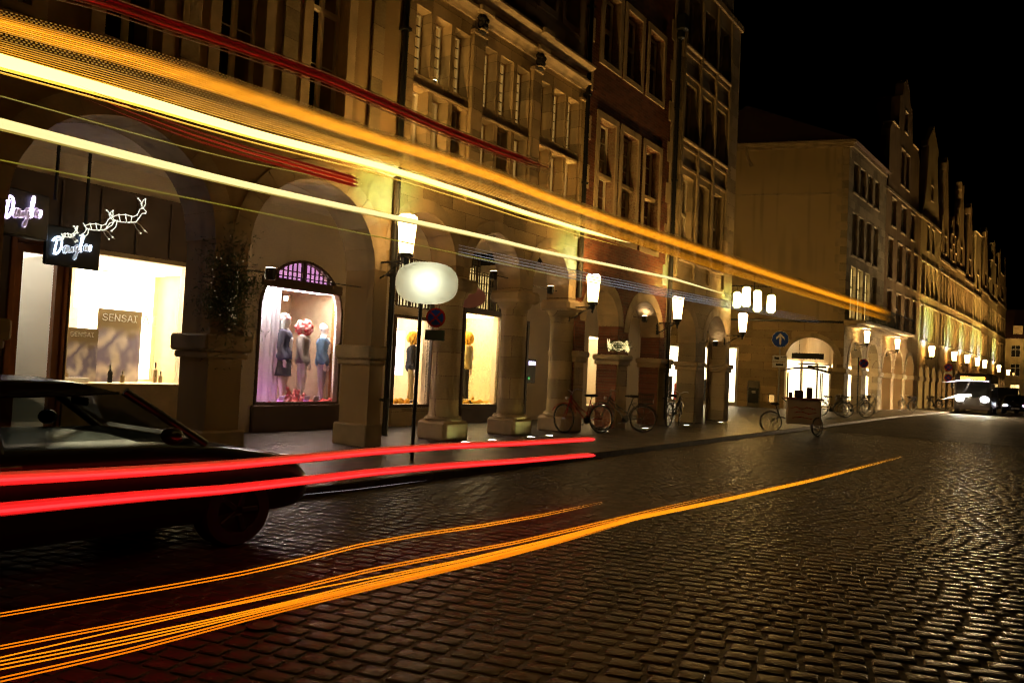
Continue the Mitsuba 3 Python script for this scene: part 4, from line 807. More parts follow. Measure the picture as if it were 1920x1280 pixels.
TR_Oc1=[(-2.583,0.9,0.62),(-2.57,1.122,0.62),(-2.556,1.384,0.62),(-2.535,1.693,0.62),(-2.495,2.053,0.62),(-2.425,2.469,0.62),(-2.354,2.991,0.62),(-2.303,3.708,0.62),(-2.275,4.756,0.62),(-2.135,6.035,0.62),(-1.963,8.027,0.62),(-1.754,11.861,0.62)]
TR_Oc2=[(-2.57,0.896,0.62),(-2.532,1.107,0.62),(-2.488,1.349,0.62),(-2.443,1.633,0.62),(-2.409,1.984,0.62),(-2.397,2.441,0.62),(-2.336,2.968,0.62),(-2.284,3.677,0.62),(-2.258,4.721,0.62),(-2.116,5.98,0.62),(-1.943,7.947,0.62),(-1.74,11.769,0.62)]
TR_Oc3=[(-2.541,0.886,0.62),(-2.501,1.094,0.62),(-2.455,1.332,0.62),(-2.42,1.619,0.62),(-2.393,1.971,0.62),(-2.368,2.412,0.62),(-2.311,2.937,0.62),(-2.265,3.648,0.62),(-2.241,4.685,0.62),(-2.096,5.927,0.62),(-1.924,7.869,0.62),(-1.726,11.678,0.62)]
TR_Oc4=[(-2.507,0.875,0.62),(-2.468,1.08,0.62),(-2.423,1.315,0.62),(-2.398,1.604,0.62),(-2.377,1.959,0.62),(-2.345,2.389,0.62),(-2.293,2.916,0.62),(-2.252,3.627,0.62),(-2.224,4.651,0.62),(-2.084,5.892,0.62),(-1.917,7.841,0.62),(-1.726,11.678,0.62)]
TR_Od1=[(-2.434,0.851,0.62),(-2.416,0.995,0.62),(-2.394,1.153,0.62),(-2.373,1.332,0.62),(-2.366,1.543,0.62),(-2.362,1.788,0.62),(-2.348,2.065,0.62),(-2.326,2.385,0.62),(-2.293,2.752,0.62),(-2.254,3.192,0.62),(-2.233,3.764,0.62),(-2.229,4.535,0.62)]
TR_Od2=[(-2.406,0.842,0.62),(-2.388,0.984,0.62),(-2.367,1.141,0.62),(-2.347,1.318,0.62),(-2.341,1.527,0.62),(-2.338,1.77,0.62),(-2.324,2.045,0.62),(-2.304,2.363,0.62),(-2.271,2.727,0.62),(-2.235,3.164,0.62),(-2.215,3.734,0.62),(-2.213,4.503,0.62)]

def strand(pts, r, n=90, fade=0.12, sides=6, even=False):
    p = np.array(pts, float); s = np.r_[0, np.cumsum(np.linalg.norm(np.diff(p, axis=0), axis=1))]
    dist = np.linalg.norm(p - org, axis=1); q = np.log(dist); t = np.linspace(0, 1, n)
    u = np.interp(t, (q - q[0]) / (q[-1] - q[0]) if np.all(np.diff(q) > 0) and not even else s / s[-1], s)
    P = np.stack([np.interp(u, s, p[:, k]) for k in range(3)], 1)
    for _ in range(3): P[1:-1] = (P[:-2] + 2 * P[1:-1] + P[2:]) / 4
    rr = np.interp(u, s, np.broadcast_to(r, (len(p),))) * (np.clip((1 - t) / fade, 0.12, 1) if fade > 0.001 else 1.0)
    return P, rr

def trail(label, group=None):
    return thing('light_trail', label, 'light trail', group)

def glow(tk, pts, r, col, name='strand', fade=0.12, off=(0, 0, 0), w=0.03, n=90):
    P, rr = strand(pts, r, n, fade)
    return part(tk, name, tube(P + np.array(off), rr, 8), WHITE, smooth=True, emitter=em(col, 1.0, w))
t = trail('broad white yellow light trail running down across the arcade, the brightest of all')
r1 = np.linspace(0.04, 0.017, 14)
glow(t, TR_T1, r1, (2.6, 1.9, 0.62), 'bright_core', w=0.2)
glow(t, TR_T1, r1 * 1.28, (0.95, 0.62, 0.03), 'yellow_edge', off=(-0.04, 0, 0.004))
glow(t, TR_T1, 0.006, (0.7, 0.34, 0.01), 'thin_line', off=(-0.02, 0, -0.066))
t = trail('wide band of many fine dotted orange light trails above the white yellow one')
TU, TL = np.array(TR_U), np.array(TR_L)
prof = [(0.02, 0.08), (0.07, 0.12), (0.11, 0.2), (0.15, 0.3), (0.19, 0.5), (0.235, 0.9), (0.28, 1.0), (0.325, 1.05), (0.37, 1.05), (0.415, 1.0), (0.46, 0.75), (0.50, 0.5), (0.55, 0.2), (0.60, 0.12), (0.65, 0.14), (0.70, 0.24), (0.75, 0.36), (0.80, 0.42), (0.85, 0.48), (0.90, 0.5), (0.95, 0.55), (1.0, 0.55)]
for k_, (f, b) in enumerate(prof):
    dash = b < 0.22
    P, rr = strand(TU * (1 - f) + TL * f, np.linspace(0.0044, 0.0052, 18) if b > 0.7 else np.linspace(0.0036, 0.0042, 18), 1600 if dash else 200, 0.05, 5, dash)
    b2_ = b * (0.72 if k_ % 2 else 1.2); col = (1.15 * b2_, 0.36 * b2_, 0.005 * b2_)
    if dash:
        ms = [tube(P[i:i + 2], rr[i:i + 2] * 1.2, 4, cap=False) for i in range(k_ % 2, 900, 2)] + [tube(P[900::8], rr[900::8], 5)]
    else:
        ms = [tube(P, rr * (1 + 0.12 * np.sin(np.arange(len(P)) * 2.1 + k_)), 6)]
    part(t, 'dotted_strand', ms, WHITE, kind='stuff' if dash else None, emitter=em(col, 1.0, 0.02))
t = trail('pale yellow thin light trail falling across the arches below the brightest one')
glow(t, TR_T3, np.linspace(0.031, 0.012, 14), (1.15, 0.98, 0.42), w=0.1, fade=0.2)
glow(t, TR_T3, np.linspace(0.04, 0.015, 14), (0.3, 0.22, 0.03), 'soft_edge', off=(-0.04, 0, 0.004), fade=0.2)
t = trail('faint blue grey light trail along the tops of the arches')
for k, b in enumerate((0.07, 0.13, 0.19, 0.13)):
    glow(t, TR_T4, np.linspace(0.0035, 0.010, 8), (0.6 * b, 0.95 * b, 1.2 * b), off=(0, 0, 0.06 - 0.035 * k), fade=0.4)
t = trail('soft red light trail crossing the upper windows')
for k, (r, b) in enumerate(((0.005, 0.06), (0.012, 0.14), (0.020, 0.30), (0.012, 0.15), (0.005, 0.06))):
    glow(t, TR_T5, r * 0.9, (2.6 * b, 0.03 * b, 0.02 * b), off=(-0.01 * abs(k - 2), 0, 0.05 - 0.025 * k))
t = trail('dim short red light trail ending above the second arch')
for k, b in enumerate((0.1, 0.26, 0.13)):
    glow(t, TR_T6, np.linspace(0.0003, 0.014, 6), (b, 0.014 * b, 0.006 * b), off=(-0.01, 0, 0.03 - 0.03 * k), fade=0.03)
t = trail('hair thin yellow green light trail over the arches, the lower one'); glow(t, TR_T7, 0.0045, (0.2, 0.17, 0.012))
t = trail('hair thin yellow green light trail over the arches, the upper one'); glow(t, TR_T8, 0.004, (0.1, 0.1, 0.008))
for pts, lab in ((TR_Ru, 'upper'), (TR_Rl, 'lower')):
    t = trail(f'glowing red tail light trail in front of the dark car, the {lab} of the two')
    glow(t, pts, np.linspace(0.026, 0.022, 10), (1.15, 0.012, 0.014), 'bright_core', fade=0.0001, w=0.15)
    glow(t, pts, np.linspace(0.009, 0.007, 10), (1.6, 0.06, 0.065), 'hot_line', fade=0.0001, off=(0.03, 0, 0.002))
    glow(t, pts, np.linspace(0.042, 0.032, 10), (0.34, 0.005, 0.004), 'red_edge', fade=0.0001, off=(-0.06, 0, -0.004))
t = trail('thin pale blue light trail low over the road beside the kerb'); glow(t, TR_Wt, 0.004, (0.09, 0.11, 0.13))
ORD = [('a', ('a1', 'a2'), 'upper thin pair of orange light trails low over the cobbles'), ('b', ('b1', 'b2'), 'middle pair of orange light trails low over the cobbles'),
       ('c', ('c1', 'c2', 'c3', 'c4'), 'long bright bundle of orange yellow light trails low over the cobbles'), ('d', ('d1', 'd2'), 'lowest pair of orange light trails in the bottom left corner')]
for nm, ks, lab in ORD:
    t = trail(lab)
    for k in ks:
        c = (1.15, 0.30, 0.004) if nm == 'c' else (0.95, 0.2, 0.002)
        glow(t, globals()['TR_O' + k], np.linspace(0.0023, 0.0042, 12), c, fade=0.3, n=140)

# ------------------------------------------------------------------ vehicles
def inset_loft(prof, W, slices, taper=None):
    """a side profile (x, z) swept across the width, its rim drawn in near the sides"""
    p = np.array(prof, float); n = len(p)
    t = np.roll(p, -1, 0) - np.roll(p, 1, 0); nn = np.stack([t[:, 1], -t[:, 0]], 1); nn /= np.linalg.norm(nn, axis=1, keepdims=True)
    a = 0.5 * np.sum(p[:, 0] * np.roll(p[:, 1], -1) - np.roll(p[:, 0], -1) * p[:, 1])
    nn *= -1 if a > 0 else 1                                      # inward
    V = []
    for v, s in slices:
        q = p + nn * s; y = np.full(n, v * W)
        if taper is not None: y = y * taper(q[:, 0], q[:, 1])
        V.append(np.stack([q[:, 0], y, q[:, 1]], 1))
    m = len(slices); V = np.vstack(V); f = []
    for i in range(m - 1):
        for j in range(n):
            k = (j + 1) % n; f += [(i * n + j, i * n + k, (i + 1) * n + k), (i * n + j, (i + 1) * n + k, (i + 1) * n + j)]
    tri = trimesh.creation.triangulate_polygon(Polygon(p), engine='earcut')[1] if len(Polygon(p).exterior.coords) == n + 1 else None
    base = trimesh.creation.triangulate_polygon(Polygon(p), engine='earcut')
    from scipy.spatial import cKDTree
    idx = cKDTree(p).query(base[0])[1]; tr_ = idx[base[1]]
    f = np.vstack([np.array(f), tr_, tr_[:, ::-1] + (m - 1) * n])
    mm = trimesh.Trimesh(V, f, process=False); mm.fix_normals()
    return mm

def smooth_loop(pts, n=90):
    p = np.array(pts, float); q = np.vstack([p, p[:1]])
    s = np.r_[0, np.cumsum(np.linalg.norm(np.diff(q, axis=0), axis=1))]; u = np.linspace(0, s[-1], n, endpoint=False)
    r = np.stack([np.interp(u, s, q[:, k]) for k in range(2)], 1)
    for _ in range(3): r = (np.roll(r, 1, 0) + 2 * r + np.roll(r, -1, 0)) / 4
    return r
SL7 = [(-1, 0.14), (-0.985, 0.07), (-0.95, 0.025), (-0.85, 0.004), (0, 0), (0.85, 0.004), (0.95, 0.025), (0.985, 0.07), (1, 0.14)]

def wheel(c, r=0.31, w=0.2):
    A = np.eye(4); A[:3, :3] = [[1, 0, 0], [0, 0, 1], [0, -1, 0]]; A[:3, 3] = c
    ty = lathe([(r * 0.62, -w / 2), (r * 0.94, -w / 2), (r, -w / 2 + 0.03), (r, w / 2 - 0.03), (r * 0.94, w / 2), (r * 0.62, w / 2), (r * 0.62, -w / 2)], 28)
    rim = [lathe([(0, -w / 2 + 0.02), (r * 0.62, -w / 2 + 0.03), (r * 0.62, w / 2 - 0.03), (0, w / 2 - 0.02)], 24)] + [mx(bx(0.03, r * 0.6, -0.025, 0.025, -w / 2 - 0.0, w / 2 - 0.0, 0.008), tr(0, 0, 0, a)) for a in np.arange(5) * 2 * PI / 5]
    return mx(ty, A), mx(trimesh.util.concatenate(rim), A)

def car(key, M, paint, lamps=None, tail=None):
    body = smooth_loop([(-2.05, 0.32), (-2.1, 0.62), (-2.0, 0.92), (-1.3, 0.97), (0.7, 0.93), (1.2, 0.88), (1.75, 0.78), (2.02, 0.64), (2.08, 0.42), (1.98, 0.26), (1.0, 0.22), (-1.0, 0.22), (-1.9, 0.24)], 110)
    part(key, 'body', mx(inset_loft(body, 0.88, SL7), M), paint, smooth=40)
    tap = lambda x, z: 1 - 0.24 * np.clip((z - 0.86) / 0.5, 0, 1)
    cab_ = smooth_loop([(-1.95, 0.88), (-1.75, 1.16), (-1.25, 1.36), (-0.5, 1.42), (0.1, 1.4), (0.45, 1.27), (1.05, 0.88)], 90)
    roof = smooth_loop([(-1.5, 1.32), (-1.25, 1.38), (-0.5, 1.42), (0.1, 1.405), (0.44, 1.31), (0.0, 1.28), (-0.6, 1.27), (-1.25, 1.25)], 80)
    part(key, 'roof', mx(inset_loft(roof, 0.855, [(-1, 0.02), (-0.97, 0.008), (-0.8, 0), (0, -0.012), (0.8, 0), (0.97, 0.008), (1, 0.02)], tap), M), paint, smooth=40)
    for s in (1, -1):
        for (x0, z0), (x1, z1), r in (((1.0, 0.9), (0.42, 1.33), 0.034), ((-0.46, 0.9), (-0.5, 1.35), 0.036), ((-1.85, 0.88), (-1.35, 1.34), 0.085)):
            y0, y1 = 0.84 * float(tap(x0, z0)), 0.84 * float(tap(x1, z1))
            part(key, 'pillar', mx(tube([[x0, s * y0, z0], [x1, s * y1, z1]], r, 10), M), paint, smooth=40)
        part(key, 'front_seat', [mx(bx(-0.62, -0.1, s * 0.38 - 0.24, s * 0.38 + 0.24, 0.5, 0.66, 0.05), M), mx(mx(bx(-0.1, 0.06, s * 0.38 - 0.24, s * 0.38 + 0.24, 0.0, 0.55, 0.05), np.array([[1, 0, -0.25, -0.55], [0, 1, 0, 0], [0, 0, 1, 0.62], [0, 0, 0, 1.0]])), M), mx(bx(-0.8, -0.7, s * 0.38 - 0.13, s * 0.38 + 0.13, 1.13, 1.28, 0.04), M)], RUBBER)
    part(key, 'dashboard', mx(bx(0.45, 1.0, -0.76, 0.76, 0.7, 0.93, 0.05), M), RUBBER)
    part(key, 'inside_mirror', mx(bx(0.4, 0.43, -0.12, 0.12, 1.18, 1.25, 0.01), M), RUBBER)
    part(key, 'rear_window', mx(trimesh.convex.convex_hull(np.array([[-1.86, s * 0.7, 0.95] for s in (1, -1)] + [[-1.42, s * 0.6, 1.3] for s in (1, -1)] + [[-1.425, s * 0.6, 1.3] for s in (1, -1)])), M), TINT)
    gl = [(-1.6, 0.97), (-1.35, 1.25), (-0.55, 1.31), (-0.5, 0.97)], [(-0.42, 0.97), (-0.46, 1.31), (0.02, 1.29), (0.38, 1.18), (0.72, 0.97)]
    for q in gl:
        for s in (1, -1):
            V = np.array([[x, s * (0.85 * float(tap(x, z))), z] for x, z in q])
            part(key, 'side_window', mx(trimesh.Trimesh(V, [[0, i, i + 1] for i in range(1, len(V) - 1)], process=False), M), 'mat_tinted_pane')
    ws = np.array([[1.0, s * 0.76, 0.93] for s in (1, -1)] + [[0.42, s * 0.6, 1.305] for s in (1, -1)])
    part(key, 'windscreen', mx(trimesh.Trimesh(ws, [[0, 1, 3], [0, 3, 2]], process=False), M), 'mat_tinted_pane')
    for s in (1, -1):
        part(key, 'mirror', mx(ball((0.62, s * 0.98, 1.0), 0.1, 2, (0.7, 1, 0.7)), M), paint, smooth=True)
        k = part(key, 'headlight', mx(ball((1.93, s * 0.62, 0.64), 0.12, 2, (0.9, 1.3, 0.8)), M), CHROME if lamps is None else WHITE, smooth=True, **({} if lamps is None else {'emitter': em(lamps, 1.0, 1.0)}))
        part(key, 'tail_light', mx(ball((-2.02, s * 0.66, 0.78), 0.11, 2, (0.6, 1.2, 0.9)), M), REDP, smooth=True, **({} if tail is None else {'emitter': em(tail, 1.0, 0.3)}))
    for x in (1.3, -1.28):
        for s in (1, -1):
            ty, rm = wheel((x, s * 0.79, 0.31))
            k = part(key, 'wheel', mx(ty, M), RUBBER, smooth=40); part(k, 'rim', mx(rm, M), METAL)
    for x in (-0.5, -1.5):
        for s in (1, -1): part(key, 'door_handle', mx(bx(x, x + 0.16, s * 0.88 - 0.015, s * 0.88 + 0.015, 0.8, 0.83, 0.006), M), CHROME)
    part(key, 'number_plate', mx(bx(2.06, 2.085, -0.26, 0.26, 0.4, 0.51), M), SIGNW)
    return key
c1 = thing('parked_car', 'black parked hatchback at the kerb on the left, cut by the frame', 'car')
CAR = tr(-6.3, 2.62, 0.02, PI / 2); CAR[2, 2] = 0.93
car(c1, CAR, BLACKPAINT)
c2 = thing('oncoming_car', 'small car with white headlights at the far right end of the street', 'car')
car(c2, tr(-2.6, 70.0, 0.03, -PI / 2), BLACKPAINT, (900, 880, 860), (4, 0.1, 0.05))
bus = thing('bus', 'oncoming small bus with glaring headlights and an orange destination display', 'bus')
BM = tr(-4.75, 64.0, 0.03, -PI / 2)
bp = smooth_loop([(-3.5, 0.3), (-3.5, 2.5), (-3.35, 2.78), (3.2, 2.78), (3.42, 2.6), (3.52, 1.2), (3.5, 0.3)], 120)
part(bus, 'body', mx(inset_loft(bp, 1.08, SL7), BM), mat('bus_paint', (0.03, 0.03, 0.033), 0.35), smooth=40)
part(bus, 'windscreen', mx(trimesh.convex.convex_hull(np.array([[3.525, s * 0.95, 1.15] for s in (1, -1)] + [[3.46, s * 0.92, 2.2] for s in (1, -1)] + [[3.4, s * 0.9, 1.2] for s in (1, -1)])), BM), TINT)
part(bus, 'destination_display', mx(bx(3.42, 3.5, -0.72, 0.72, 2.33, 2.55), BM), WHITE, emitter=em((3.2, 1.1, 0.05), 1.0, 0.3))
part(bus, 'roof_light_bar', mx(bx(3.44, 3.53, -0.95, 0.95, 2.24, 2.29), BM), WHITE, emitter=em((2.2, 2.0, 2.4), 1.0, 0.3))
for s in (1, -1):
    part(bus, 'headlight', mx(ball((3.5, s * 0.72, 1.05), 0.27, 2, (0.35, 1, 0.8)), BM), WHITE, smooth=True, emitter=em((1.0, 0.70, 0.36), 1500.0, 80.0))
    part(bus, 'mirror', mx(bx(3.5, 3.6, s * 1.1, s * 1.28, 1.7, 2.1, 0.03), BM), METAL)
    for x in (2.4, -2.2):
        ty, rm = wheel((x, s * 0.98, 0.42), 0.42, 0.24)
        k = part(bus, 'wheel', mx(ty, BM), RUBBER, smooth=40); part(k, 'rim', mx(rm, BM), STEEL)
    for i in range(4):
        part(bus, 'side_window', mx(bx(-3.1 + i * 1.5, -1.75 + i * 1.5, s * 1.079 - 0.006, s * 1.079 + 0.006, 1.2, 2.2), BM), TINT)
t = trail('short white light trail in front of the oncoming bus')
glow(t, [(-4.85, 60.6, 1.32), (-5.3, 57.5, 1.27), (-5.9, 54.5, 1.0)], 0.1, (3.0, 2.6, 1.9), fade=0.5, w=0.3)
glow(t, [(-4.9, 60.4, 2.35), (-5.4, 57, 2.2), (-5.9, 54.5, 2.05)], 0.05, (1.6, 1.5, 2.0), fade=0.5, w=0.1)
van = thing('delivery_van', 'dark van beside the oncoming bus at the far end of the street', 'van')
VM = tr(-3.55, 73.0, 0.03, -PI / 2)
vp = smooth_loop([(-2.4, 0.3), (-2.45, 1.8), (-2.3, 1.98), (1.1, 1.98), (1.4, 1.85), (1.95, 1.2), (2.5, 1.0), (2.6, 0.5), (2.5, 0.28)], 110)
part(van, 'body', mx(inset_loft(vp, 0.98, SL7), VM), BLACKPAINT, smooth=40)
part(van, 'windscreen', mx(trimesh.convex.convex_hull(np.array([[2.0, s * 0.82, 1.2] for s in (1, -1)] + [[1.5, s * 0.78, 1.8] for s in (1, -1)] + [[1.4, s * 0.78, 1.2] for s in (1, -1)])), VM), TINT)
for s in (1, -1):
    part(van, 'headlight', mx(ball((2.5, s * 0.7, 0.85), 0.13, 2, (0.6, 1.2, 0.9)), VM), CHROME, smooth=True)
    part(van, 'mirror', mx(bx(1.5, 1.6, s * 1.0, s * 1.16, 1.2, 1.5, 0.02), VM), METAL)
    part(van, 'side_window', mx(bx(0.3, 1.3, s * 0.979 - 0.006, s * 0.979 + 0.006, 1.2, 1.75), VM), TINT)
    for x in (1.6, -1.5):
        ty, rm = wheel((x, s * 0.88, 0.33), 0.33)
        k = part(van, 'wheel', mx(ty, VM), RUBBER, smooth=40); part(k, 'rim', mx(rm, VM), STEEL)

# ------------------------------------------------------------------ bicycles and the cargo cart
def ring(c, R, r, n=36, s=6):
    a = np.arange(n) * 2 * PI / n
    return tube(np.stack([c[0] + R * np.cos(a), a * 0 + c[1], c[2] + R * np.sin(a)], 1), r, s, closed=True)

def cycle_wheel(c, R=0.33):
    sp = []
    for i in range(18):
        a = i * 2 * PI / 18
        sp.append(tube([[c[0], c[1] + 0.02 * (-1) ** i, c[2]], [c[0] + (R - 0.02) * math.cos(a + 0.2 * (-1) ** i), c[1], c[2] + (R - 0.02) * math.sin(a + 0.2 * (-1) ** i)]], 0.0013, 3, cap=False))
    hub = mx(trimesh.creation.cylinder(radius=0.022, height=0.09, sections=12), np.array([[1, 0, 0, c[0]], [0, 0, 1, c[1]], [0, -1, 0, c[2]], [0, 0, 0, 1.0]]))
    return ring(c, R, 0.017), ring(c, R - 0.022, 0.011), trimesh.util.concatenate(sp + [hub])
wf, wr, hd, bb, st = (0.53, 0, 0.34), (-0.53, 0, 0.34), (0.36, 0, 0.78), (-0.08, 0, 0.3), (-0.24, 0, 0.8)
TY, RI, SPK = cycle_wheel((0, 0, 0))
BIKE = {'frame': ([tube([hd, (0.1, 0, 0.5), bb], 0.016), tube([(0.34, 0, 0.86), (0.12, 0, 0.62), (-0.14, 0, 0.46)], 0.013), tube([bb, st], 0.015), tube([(0.32, 0, 0.9), hd, (0.44, 0, 0.55)], 0.017)] +
                  [tube([(0.44, s * 0.03, 0.56), (0.5, s * 0.05, 0.42), (0.53, s * 0.05, 0.34)], 0.011) for s in (1, -1)] + [tube([bb, (-0.3, s * 0.05, 0.32), (-0.53, s * 0.055, 0.34)], 0.01) for s in (1, -1)] + [tube([(-0.22, 0, 0.72), (-0.4, s * 0.05, 0.5), (-0.53, s * 0.055, 0.34)], 0.009) for s in (1, -1)]),
        'handlebar': [tube([(0.3, 0, 0.96), (0.33, 0.1, 1.02), (0.3, 0.24, 1.04), (0.16, 0.29, 1.01)], 0.011), tube([(0.3, 0, 0.96), (0.33, -0.1, 1.02), (0.3, -0.24, 1.04), (0.16, -0.29, 1.01)], 0.011), tube([(0.32, 0, 0.88), (0.3, 0, 0.97)], 0.013)],
        'saddle': [ball((-0.28, 0, 0.9), 0.13, 2, (1.1, 0.75, 0.3)), ball((-0.14, 0, 0.9), 0.07, 2, (1.4, 0.5, 0.4)), tube([st, (-0.27, 0, 0.88)], 0.012)],
        'mudguard': [tube([(-0.53 + 0.365 * math.cos(a), y, 0.34 + 0.365 * math.sin(a)) for a in np.linspace(0.1, 3.0, 18)], 0.012, 5) for y in (0,)],
        'front_mudguard': [tube([(0.53 + 0.365 * math.cos(a), y, 0.34 + 0.365 * math.sin(a)) for a in np.linspace(0.5, 2.8, 16)], 0.012, 5) for y in (0,)],
        'crank': [mx(trimesh.creation.cylinder(radius=0.09, height=0.008, sections=24), np.array([[1, 0, 0, bb[0]], [0, 0, 1, 0.05], [0, -1, 0, bb[2]], [0, 0, 0, 1.0]])), tube([(-0.08, 0.07, 0.3), (0.06, 0.07, 0.2)], 0.009), tube([(-0.08, -0.07, 0.3), (-0.22, -0.07, 0.4)], 0.009), bx(0.02, 0.1, 0.07, 0.15, 0.185, 0.21), bx(-0.26, -0.18, -0.15, -0.07, 0.39, 0.415)],
        'rack': [tube([(-0.25, s * 0.06, 0.72), (-0.78, s * 0.06, 0.72), (-0.78, 0, 0.72)], 0.006, 5) for s in (1, -1)] + [tube([(-0.53, s * 0.06, 0.36), (-0.6, s * 0.07, 0.72)], 0.005, 5) for s in (1, -1)],
        'basket': [bx(-0.78, -0.4, -0.15, 0.15, 0.73, 0.74)] + [bx(-0.78 + i * 0.047, -0.768 + i * 0.047, s * 0.15 - 0.004, s * 0.15 + 0.004, 0.73, 0.98) for i in range(9) for s in (1, -1)] + [bx(x - 0.004, x + 0.004, -0.15 + i * 0.042, -0.138 + i * 0.042, 0.73, 0.98) for i in range(8) for x in (-0.78, -0.4)] + [bx(-0.785, -0.395, s * 0.15 - 0.008, s * 0.15 + 0.008, z, z + 0.03) for s in (1, -1) for z in (0.82, 0.95)] + [bx(x - 0.008, x + 0.008, -0.15, 0.15, z, z + 0.03) for x in (-0.78, -0.4) for z in (0.82, 0.95)],
        'headlight': [ball((0.45, 0, 0.82), 0.045, 2)]}
REDPAINT, GREENP = mat('red_paint', (0.32, 0.015, 0.012), 0.3), mat('green_paint', (0.02, 0.05, 0.04), 0.35)
BP = {}
def bicycle(label, x, y, rz, paint=METAL, basket=True, lean=0.06, z=0.125):
    k = thing('bicycle', label, 'bicycle')
    M = T().translate([x, y, z]).rotate([0, 0, 1], math.degrees(rz)).rotate([1, 0, 0], math.degrees(lean))
    def put(key, name, mesh, m, M=M, sm=40):
        if (name, m) not in BP: BP[name, m] = mikit.ply(trimesh.util.concatenate(mesh) if isinstance(mesh, list) else mesh, m, smooth=sm)
        kk = num(key + '__' + name); scene[kk] = {**BP[name, m], 'to_world': M}; return kk
    for nm, ms in BIKE.items():
        if nm == 'basket' and not basket: continue
        put(k, nm, ms, {'frame': paint, 'saddle': RUBBER, 'basket': DARKWOOD, 'handlebar': CHROME, 'headlight': CHROME, 'mudguard': paint, 'front_mudguard': paint}.get(nm, METAL))
    for nm, c in (('front_wheel', wf), ('rear_wheel', wr)):
        W = M @ T().translate(list(c))
        if nm == 'front_wheel': W = M @ T().translate(list(c)).rotate([0.2, 0, 1], 14)
        kk = put(k, nm, RI, CHROME, W); put(kk, 'tyre', TY, RUBBER, W); put(kk, 'spokes', SPK, CHROME, W, False)
bicycle('dark city bicycle with a rear basket leaning by the brick house arches', -9.15, 17.95, PI + 0.42, METAL, True)
bicycle('red bicycle half hidden behind the column left of the basket bicycle', -9.35, 16.3, PI + 1.1, REDPAINT, False)
bicycle('bicycle whose wheel shows beside the last arches of the near row', -9.3, 21.6, PI / 2 + 0.1, METAL, False)
bicycle('bicycle with thin frame in front of the glowing side arch', -8.4, 37.4, 0.15, METAL, False)
bicycle('bicycle at the corner pier, right of the one by the glowing arch', -7.75, 38.6, 0.3, GREENP, True)
bicycle('long bicycle beside the first no stopping sign', -8.3, 45.5, PI / 2 - 0.35, METAL, True)
bicycle('bicycle by the fourth far arch with its rear wheel to the right', -7.75, 54.0, -PI / 2 - 0.5, METAL, True)
bicycle('bicycle under the yellow haloed lamp', -7.4, 64.2, PI / 2 - 0.5, METAL, True)
bicycle('bicycle right of the one under the haloed lamp, nearest the bus', -7.1, 66.6, PI / 2 - 0.6, METAL, False)
ct = thing('vending_cart', 'pale tricycle vending cart with a curved canopy standing on the cobbles', 'cart')
CM = tr(-6.35, 24.2, 0.025, 0.3)
def cp(nm, ms, m, **k): return part(ct, nm, [mx(q, CM) for q in (ms if isinstance(ms, list) else [ms])], m, **k)
CARTW = mat('cart_paint', mottled((0.55, 0.47, 0.4), 0.25, 3), 0.5)
cp('box', bx(-0.42, 0.55, -0.35, 0.35, 0.32, 1.05, 0.03), CARTW)
cp('counter_top', bx(-0.5, 0.62, -0.42, 0.42, 1.05, 1.1, 0.02), WOOD)
for q in ([(-0.3, 0.78), (-0.15, 0.84), (0.0, 0.76), (0.15, 0.83), (0.4, 0.78)], [(-0.2, 0.66), (0.0, 0.7), (0.2, 0.64), (0.42, 0.68)], [(-0.25, 0.5), (0.0, 0.54), (0.3, 0.49)]):
    cp('red_brush_stroke', tube([[x, -0.35, z] for x, z in q], 0.011, 5), REDP)
for i, (x, y) in enumerate(((-0.4, -0.36), (0.55, -0.36), (-0.4, 0.36), (0.55, 0.36))):
    cp('canopy_post', tube([[x, y, 1.08], [x, y, 1.86]], 0.014), STEEL)
ca_ = [[x, y, 1.86 + 0.16 * math.cos((x - 0.08) * 1.9) + d - 0.02] for d in (0, 0.03) for x in np.linspace(-0.62, 0.78, 15) for y in (-0.5, 0.5)]
ci = np.arange(60).reshape(2, 15, 2)
cf = [t for i in range(14) for t in ((ci[0, i, 0], ci[0, i, 1], ci[0, i + 1, 1]), (ci[0, i, 0], ci[0, i + 1, 1], ci[0, i + 1, 0]), (ci[1, i, 0], ci[1, i + 1, 1], ci[1, i, 1]), (ci[1, i, 0], ci[1, i + 1, 0], ci[1, i + 1, 1]), (ci[0, i, 0], ci[0, i + 1, 0], ci[1, i + 1, 0]), (ci[0, i, 0], ci[1, i + 1, 0], ci[1, i, 0]), (ci[0, i, 1], ci[1, i + 1, 1], ci[0, i + 1, 1]), (ci[0, i, 1], ci[1, i, 1], ci[1, i + 1, 1]))]
cp('canopy', trimesh.Trimesh(np.array(ca_), np.array(cf)), cloth('canopy_grey', (0.2, 0.16, 0.12)), smooth=30)
cp('goods', [bx(-0.2, 0.05, -0.2, 0.1, 1.1, 1.32, 0.02), bx(0.15, 0.3, -0.1, 0.1, 1.1, 1.42, 0.02), bx(-0.36, -0.25, 0, 0.1, 1.1, 1.25, 0.02)], DARKWOOD)
for c, rz in (((-0.85, -0.0, 0.33), 0.0), ((0.46, -0.38, 0.28), 0.95), ((0.46, 0.38, 0.28), 0.95)):
    ty, rm, sp = cycle_wheel((0, 0, 0), c[2] - 0.015)
    k = cp('wheel', mx(rm, tr(*c, rz)), CHROME, smooth=40); part(k, 'tyre', mx(mx(ty, tr(*c, rz)), CM), RUBBER, smooth=40); part(k, 'spokes', mx(mx(sp, tr(*c, rz)), CM), CHROME)
